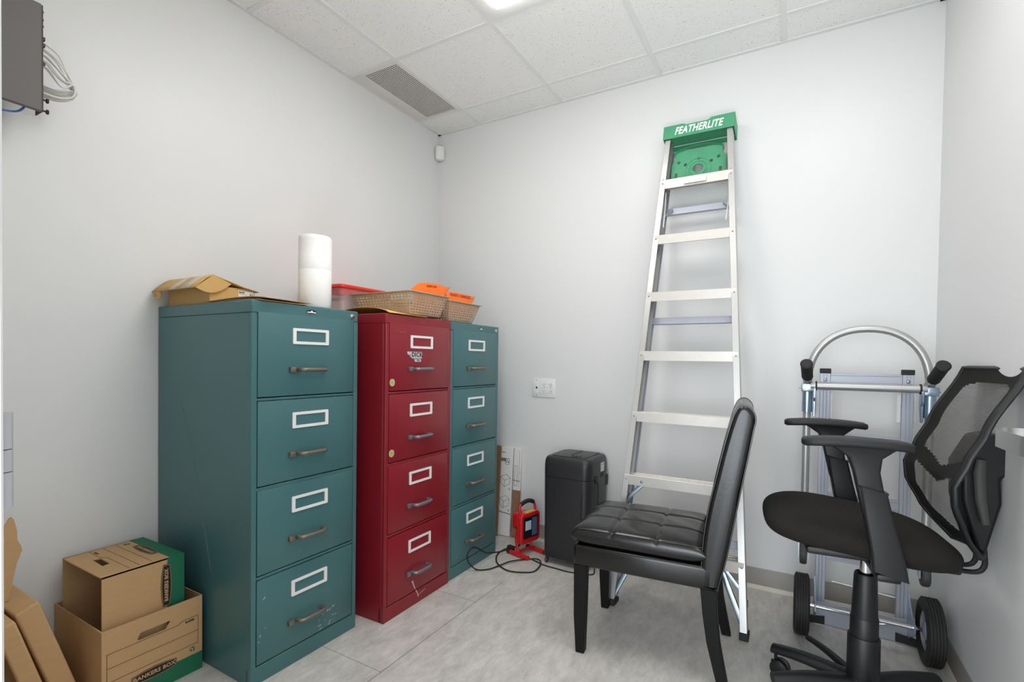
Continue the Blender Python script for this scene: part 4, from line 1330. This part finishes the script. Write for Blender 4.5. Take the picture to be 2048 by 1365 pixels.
# outer tube frame with the arched handle
TX = 0.214
arc = [(-TX, -0.03, 0.40), (-TX, -0.03, 0.80), (-TX, -0.03, 1.06)]
arc += [(-TX * sup(cos(a), 0.9), -0.03, 1.06 + 0.262 * sup(sin(a), 0.80)) for a in [pi * k / 28 for k in range(1, 28)]]
arc += [(TX, -0.03, 1.06), (TX, -0.03, 0.80), (TX, -0.03, 0.40)]
MB().m('alu_tube').tube(arc, 0.0155, 18, up=(0, 1, 0)).build('handle_tube', t)
MB().m('alu_tube').cyl((-TX + 0.012, -0.045, 1.072), (TX - 0.012, -0.045, 1.072), 0.0165, 20).m('rubber').cyl((-TX + 0.030, -0.045, 1.072), (-TX + 0.036, -0.045, 1.072), 0.021, 20).cyl((TX - 0.036, -0.045, 1.072), (TX - 0.030, -0.045, 1.072), 0.021, 20).build('cross_tube', t)
for sgn in (-1, 1):
    x = sgn * TX
    p0 = Vector((x, -0.035, 1.095)); d = Vector((-0.05 if sgn < 0 else 0.08, -0.82, 0.46)).normalized()
    g = MB().m('alu_tube').cyl(p0 - d * 0.02, p0 + d * 0.035, 0.0185, 18)
    g = g.build('grip_stub', t)
    gr = MB().m('rubber')
    prof = []
    for k in range(13):
        s_ = 0.03 + 0.115 * k / 12
        prof += [(0.0195 + 0.003 * (k % 2), s_)]
    prof += [(0.024, 0.147), (0.024, 0.152), (0.018, 0.156), (0.001, 0.155)]
    zax = d; xax = zax.cross(Vector((1, 0, 0))).normalized(); yax = zax.cross(xax)
    M = Matrix(((xax.x, yax.x, zax.x, p0.x), (xax.y, yax.y, zax.y, p0.y), (xax.z, yax.z, zax.z, p0.z), (0, 0, 0, 1)))
    gr.lathe(prof, 20, M).build('rubber_grip', t)
    c = MB().m('zinc')
    c.box(x - 0.024, x + 0.026, -0.056, -0.008, 1.045, 1.082, 0.004, 2)
    c.cyl((x, -0.03, 0.955), (x, -0.03, 1.05), 0.0205, 20)
    c.build('clamp', t)
    c = MB().m('zinc')
    xi = x - sgn * 0.022
    c.prism([(-0.066, 1.062), (-0.056, 1.068), (-0.020, 1.062), (-0.010, 1.02), (-0.012, 0.985), (-0.024, 0.970), (-0.034, 0.935), (-0.046, 0.935), (-0.048, 1.005), (-0.062, 1.02)], 'x', min(xi, xi - sgn * 0.010), max(xi, xi - sgn * 0.010))
    c.build('latch_plate', t, bevel=0.002, seg=1)
    c = MB().m('plastic_white').box(min(x - sgn * 0.100, x - sgn * 0.034), max(x - sgn * 0.100, x - sgn * 0.034), 0.016, 0.021, 0.925, 1.045, 0.002, 1)
    c.build('side_plate', t)
    MB().m('rivet').cyl((x - 0.034, -0.03, 1.062), (x + 0.034, -0.03, 1.062), 0.0035, 10).build('pin', t)
    # swivel caster at the foot of the tube
    c = MB().m('zinc').box(x - 0.022, x + 0.022, -0.050, -0.010, 0.385, 0.402, 0.002, 1)
    c.box(x - 0.021, x - 0.017, -0.055, -0.008, 0.300, 0.39).box(x + 0.017, x + 0.021, -0.055, -0.008, 0.300, 0.39)
    c = c.build('caster_fork', t)
    w_ = MB().m('rubber_grey').at(Matrix.Translation((x - 0.0145, -0.032, 0.316)) @ Matrix.Rotation(pi / 2, 4, 'Y'))
    w_.lathe([(0.0, 0.003), (0.030, 0.003), (0.034, 0.0), (0.046, 0.001), (0.050, 0.007), (0.050, 0.022), (0.046, 0.028), (0.034, 0.029), (0.030, 0.026), (0.0, 0.026)], 32)
    w_.build('caster_wheel', c)
    # main wheel
    wx = sgn * 0.218; WY, WZ, WR = -0.135, 0.1275, 0.1265
    M = Matrix.Translation((wx, WY, WZ)) @ Matrix.Rotation(pi / 2, 4, 'Y')
    w_ = MB().m('rubber').at(M)
    tread = [(0.075, -0.022), (0.088, -0.028), (0.105, -0.030), (0.119, -0.027), (0.1245, -0.0225)]
    for k in range(5):
        z = -0.019 + 0.0095 * k
        tread += [(WR, z - 0.0032), (WR, z + 0.0032), (WR - 0.0035, z + 0.0038), (WR - 0.0035, z + 0.0057)]
    tread += [(0.1245, 0.0245), (0.119, 0.027), (0.105, 0.030), (0.088, 0.028), (0.075, 0.022), (0.075, -0.022)]
    w_.lathe(tread, 56, caps=False)
    w_ = w_.build('wheel', t, sharp=30)
    h_ = MB().m('alu_extrusion').at(M)
    h_.lathe([(0.076, -0.018), (0.070, -0.020), (0.066, -0.008), (0.040, -0.004), (0.030, -0.020), (0.014, -0.026), (0.014, 0.026), (0.030, 0.020), (0.040, 0.004), (0.066, 0.008), (0.070, 0.020), (0.076, 0.018)], 40, caps=False)
    h_.m('slot_dark')
    for k in range(5):
        a = 2 * pi * k / 5 + 0.3
        h_.prism([(0.055 * cos(a) + 0.011 * cos(b_), 0.055 * sin(a) + 0.011 * sin(b_)) for b_ in [2 * pi * q / 14 for q in range(14)]], 'z', -0.0095, 0.0095)
    h_.build('wheel_hub', w_)
    # bracket that carries the axle
    xb = sgn * (RX + 0.018)
    br = MB().m('zinc').prism([(-0.016, 0.215), (0.014, 0.20), (0.014, 0.05), (-0.05, 0.046), (-0.120, 0.085), (-0.158, 0.112), (-0.158, 0.146), (-0.11, 0.155), (-0.05, 0.19)], 'x', min(xb, xb + sgn * 0.006), max(xb, xb + sgn * 0.006))
    br.build('axle_bracket', t, bevel=0.001, seg=1)
MB().m('chrome').cyl((-0.215, -0.135, 0.1275), (0.215, -0.135, 0.1275), 0.0085, 18).build('axle', t)
MB().m('alu_extrusion').box(-0.165, 0.165, -0.020, -0.016, 0.003, 0.105, 0.001, 1).m('brushed').box(-0.165, 0.165, -0.020, 0.215, 0.0008, 0.006).build('toe_plate', t)
MB().m('chrome').tube([(-0.10, 0.020, 0.19), (0.135, 0.020, 0.175)], 0.0065, 12).build('cross_rod', t)
MB().m('brushed').tube(catmull([(-0.06, -0.023, 0.095), (0.0, -0.024, 0.072), (0.07, -0.024, 0.066), (0.12, -0.024, 0.085)], 5), 0.003, 8).build('wire_bail', t)

# ------------------------------------------------------------------ aluminium loop on the right wall
t = thing('loop_handle', 'brushed aluminium loop bracket on the right wall at the right edge of the photo', 'bracket', (XR, 1.62, 0.992))
lp = rrect(-0.108, 0.012, -0.165, 0.085, 0.055, 8)
b = MB().m('brushed')
inn = rrect(-0.103, 0.007, -0.160, 0.080, 0.050, 8)
b.shape2d([[(x, y) for x, y in lp], inn], 0.044, Matrix.Identity(4))
b.build('loop', t, bevel=0.001, seg=1)
MB().m('brushed').box(-0.004, 0.0, -0.12, 0.05, -0.05, 0.05, 0.001, 1).build('wall_plate', t)

# ------------------------------------------------------------------ paper shredder
t = thing('paper_shredder', 'black paper shredder on small casters between the work light and the dining chair', 'shredder', (-1.103, 2.690, 0), -0.02)
sw, sd = 0.148, 0.150
b = MB().m('shredder_black')
rings = []
for z, k, r_ in ((0.040, 0.93, 0.03), (0.050, 0.96, 0.04), (0.30, 0.985, 0.05), (0.505, 0.998, 0.05)):
    rings.append([(x, y, z) for x, y in rrect(-sw * k, sw * k, -sd * k, sd * k, r_, 5)])
b.loft(rings, True, True)
b = b.build('bin', t)
for x, wd in ((-0.070, 0.010), (0.098, 0.007)):
    gq = MB().m('shredder_top')
    gq.loft([[(x + dx + 0.006 * (z - 0.3), -sd * (0.93 + 0.06 * (z - 0.05) / 0.45) - dy, z) for dx, dy in ((-wd, -0.002), (-wd * 0.6, 0.003), (wd * 0.6, 0.003), (wd, -0.002))] for z in (0.07, 0.12, 0.40, 0.435)], False, False)
    gq.build('front_rib', b)
hd = MB().m('shredder_black')
rings = []
for z, k, r_ in ((0.507, 0.997, 0.05), (0.515, 1.0, 0.05), (0.570, 1.0, 0.05), (0.592, 0.985, 0.048), (0.608, 0.95, 0.045), (0.617, 0.90, 0.04), (0.620, 0.84, 0.035)):
    rings.append([(x, y, z) for x, y in rrect(-sw * k, sw * k, -sd * k, sd * k, r_, 5)])
hd.loft(rings, True, True)
hd = hd.build('head', t)
tp = MB().m('shredder_top').box(-0.100, 0.100, -0.112, 0.118, 0.6195, 0.6235, 0.003, 2)
tp.m('slot_dark').box(-0.012, 0.002, -0.045, 0.105, 0.623, 0.6245)
tp.build('feed_panel', hd)
bt = MB().m('slot_dark')
for x in (0.020, 0.040, 0.060):
    bt.lathe([(0.008, 0.623), (0.008, 0.626), (0.006, 0.628), (0.0001, 0.628)], 14, Matrix.Translation((x, -0.085, 0)))
bt.build('control_buttons', hd)
MB().m('paper_white').box(sw + 0.0002, sw + 0.0012, 0.010, 0.062, 0.535, 0.585).m('label_print').box(sw + 0.001, sw + 0.0016, 0.016, 0.050, 0.572, 0.576).box(sw + 0.001, sw + 0.0016, 0.016, 0.054, 0.556, 0.558).box(sw + 0.001, sw + 0.0016, 0.016, 0.044, 0.546, 0.548).build('rating_label', hd)
MB().m('slot_dark').box(sw - 0.004, sw + 0.001, 0.012, 0.055, 0.505, 0.528).build('side_vent', hd)
MB().m('slot_dark').box(sw - 0.004, sw + 0.001, 0.098, 0.128, 0.44, 0.50).build('power_switch', hd)
MB().m('black_plastic').box(sw - 0.006, sw + 0.010, -0.075, -0.040, 0.485, 0.520, 0.005, 2).build('cord_grip', hd)
pts = catmull([(sw + 0.008, -0.058, 0.49), (sw + 0.010, -0.052, 0.42), (sw + 0.008, -0.050, 0.30), (sw + 0.008, -0.060, 0.12), (sw + 0.012, -0.09, 0.02), (sw + 0.02, -0.150, 0.0045), (0.06, -0.185, 0.0045), (-0.03, -0.185, 0.0045), (-0.11, -0.180, 0.0045), (-0.20, -0.15, 0.0045)], 8)
MB().m('rubber').tube(pts, 0.0034, 8).build('power_cord', t)
for x in (-0.120, 0.120):
    for y in (-0.125, 0.125):
        c = MB().m('black_plastic').cyl((x, y, 0.03), (x, y, 0.045), 0.006, 8)
        c.m('rubber_grey').at(Matrix.Translation((x - 0.007, y, 0.0175)) @ Matrix.Rotation(pi / 2, 4, 'Y')).lathe([(0, 0), (0.014, 0), (0.0168, 0.003), (0.0168, 0.011), (0.014, 0.014), (0, 0.014)], 16)
        c.build('caster', t)

# ------------------------------------------------------------------ red work light with its cord
t = thing('work_light', 'small red work light on a stand beside the black shredder', 'work light', (-1.390, 2.600, 0), radians(-14))
for nm, y in (('foot_bar', -0.055), ('foot_bar', 0.085)):
    a, c = (-0.085, 0.085) if y < 0 else (-0.055, 0.115)
    f = MB().m('work_red').cyl((a + 0.02, y, 0.0135), (c - 0.004 if y < 0 else c - 0.03, y, 0.0135), 0.0125, 16)
    f.m('rubber').cyl((a, y, 0.0135), (a + 0.022, y, 0.0135), 0.0130, 16)
    if y > 0: f.cyl((c - 0.032, y, 0.0135), (c, y, 0.0135), 0.0130, 16)
    f.build('foot_bar', t)
MB().m('work_red').box(-0.022, 0.006, -0.06, 0.09, 0.020, 0.029, 0.003, 1).build('cross_strut', t)
for y in (-0.045, 0.072):
    pts = catmull([(-0.010, y, 0.026), (-0.024, y, 0.075), (-0.024, y, 0.12), (-0.008, y, 0.165)], 5)
    MB().m('work_red').tube(pts, 0.0095, 12, sx=0.8).build('yoke_arm', t)
    MB().m('rubber').lathe([(0.016, 0), (0.016, 0.010), (0.010, 0.014), (0.0001, 0.014)], 14, Matrix.Translation((-0.008, y, 0.165)) @ Matrix.Rotation(pi / 2 if y < 0 else -pi / 2, 4, 'X')).build('yoke_knob', t)
hd = MB().m('work_red')
hd.prism(rrect(-0.070, 0.098, 0.078, 0.258, 0.026, 4), 'x', -0.004, 0.036)
hd.box(-0.066, -0.004, -0.045, 0.070, 0.150, 0.246, 0.012, 2)
hd = hd.build('lamp_head', t, bevel=0.005, seg=2)
MB().m('work_dark').prism(rrect(-0.050, 0.078, 0.108, 0.236, 0.010, 3), 'x', 0.0358, 0.0368).m('led').box(0.0366, 0.0380, -0.034, 0.016, 0.158, 0.212).m('work_lens').box(0.0366, 0.0374, 0.024, 0.070, 0.118, 0.226).build('lens', hd)
MB().m('yellow_label').box(-0.002, 0.032, -0.02, 0.07, 0.2582, 0.2594).build('warning_label', hd)
hn = [(0.010, -0.048, 0.250), (0.004, -0.050, 0.280), (0.0, -0.040, 0.306), (0.0, 0.0, 0.318), (0.0, 0.040, 0.318), (0.004, 0.070, 0.306), (0.010, 0.078, 0.280), (0.012, 0.078, 0.250)]
MB().m('work_red').tube(catmull(hn, 6), 0.0085, 12).build('handle', t)
MB().m('rubber').tube(catmull(hn[2:6], 6), 0.0125, 14).build('handle_grip', t)
T_ = Matrix.Translation((-1.390, 2.600, 0)) @ Matrix.Rotation(radians(-14), 4, 'Z')
cord = [(-1.395, 2.575, 0.10), (-1.44, 2.615, 0.035), (-1.505, 2.610, 0.012), (-1.525, 2.52, 0.005), (-1.46, 2.40, 0.005), (-1.354, 2.339, 0.005), (-1.26, 2.368, 0.005), (-1.222, 2.414, 0.005), (-1.232, 2.505, 0.012),
        (-1.276, 2.550, 0.012), (-1.34, 2.525, 0.006), (-1.393, 2.434, 0.013), (-1.43, 2.35, 0.006), (-1.455, 2.292, 0.005), (-1.505, 2.25, 0.010), (-1.536, 2.215, 0.065), (-1.537, 2.230, 0.112), (-1.535, 2.29, 0.112), (-1.532, 2.40, 0.045), (-1.512, 2.50, 0.022), (-1.49, 2.56, 0.018)]
inv = T_.inverted()
MB().m('rubber').tube([inv @ p for p in catmull(cord, 8)], 0.0040, 8).build('cord', t)
p = inv @ Vector((-1.475, 2.585, 0.020))
MB().m('rubber').box(p.x - 0.022, p.x + 0.022, p.y - 0.014, p.y + 0.014, 0.012, 0.040, 0.004, 2).build('plug', t)
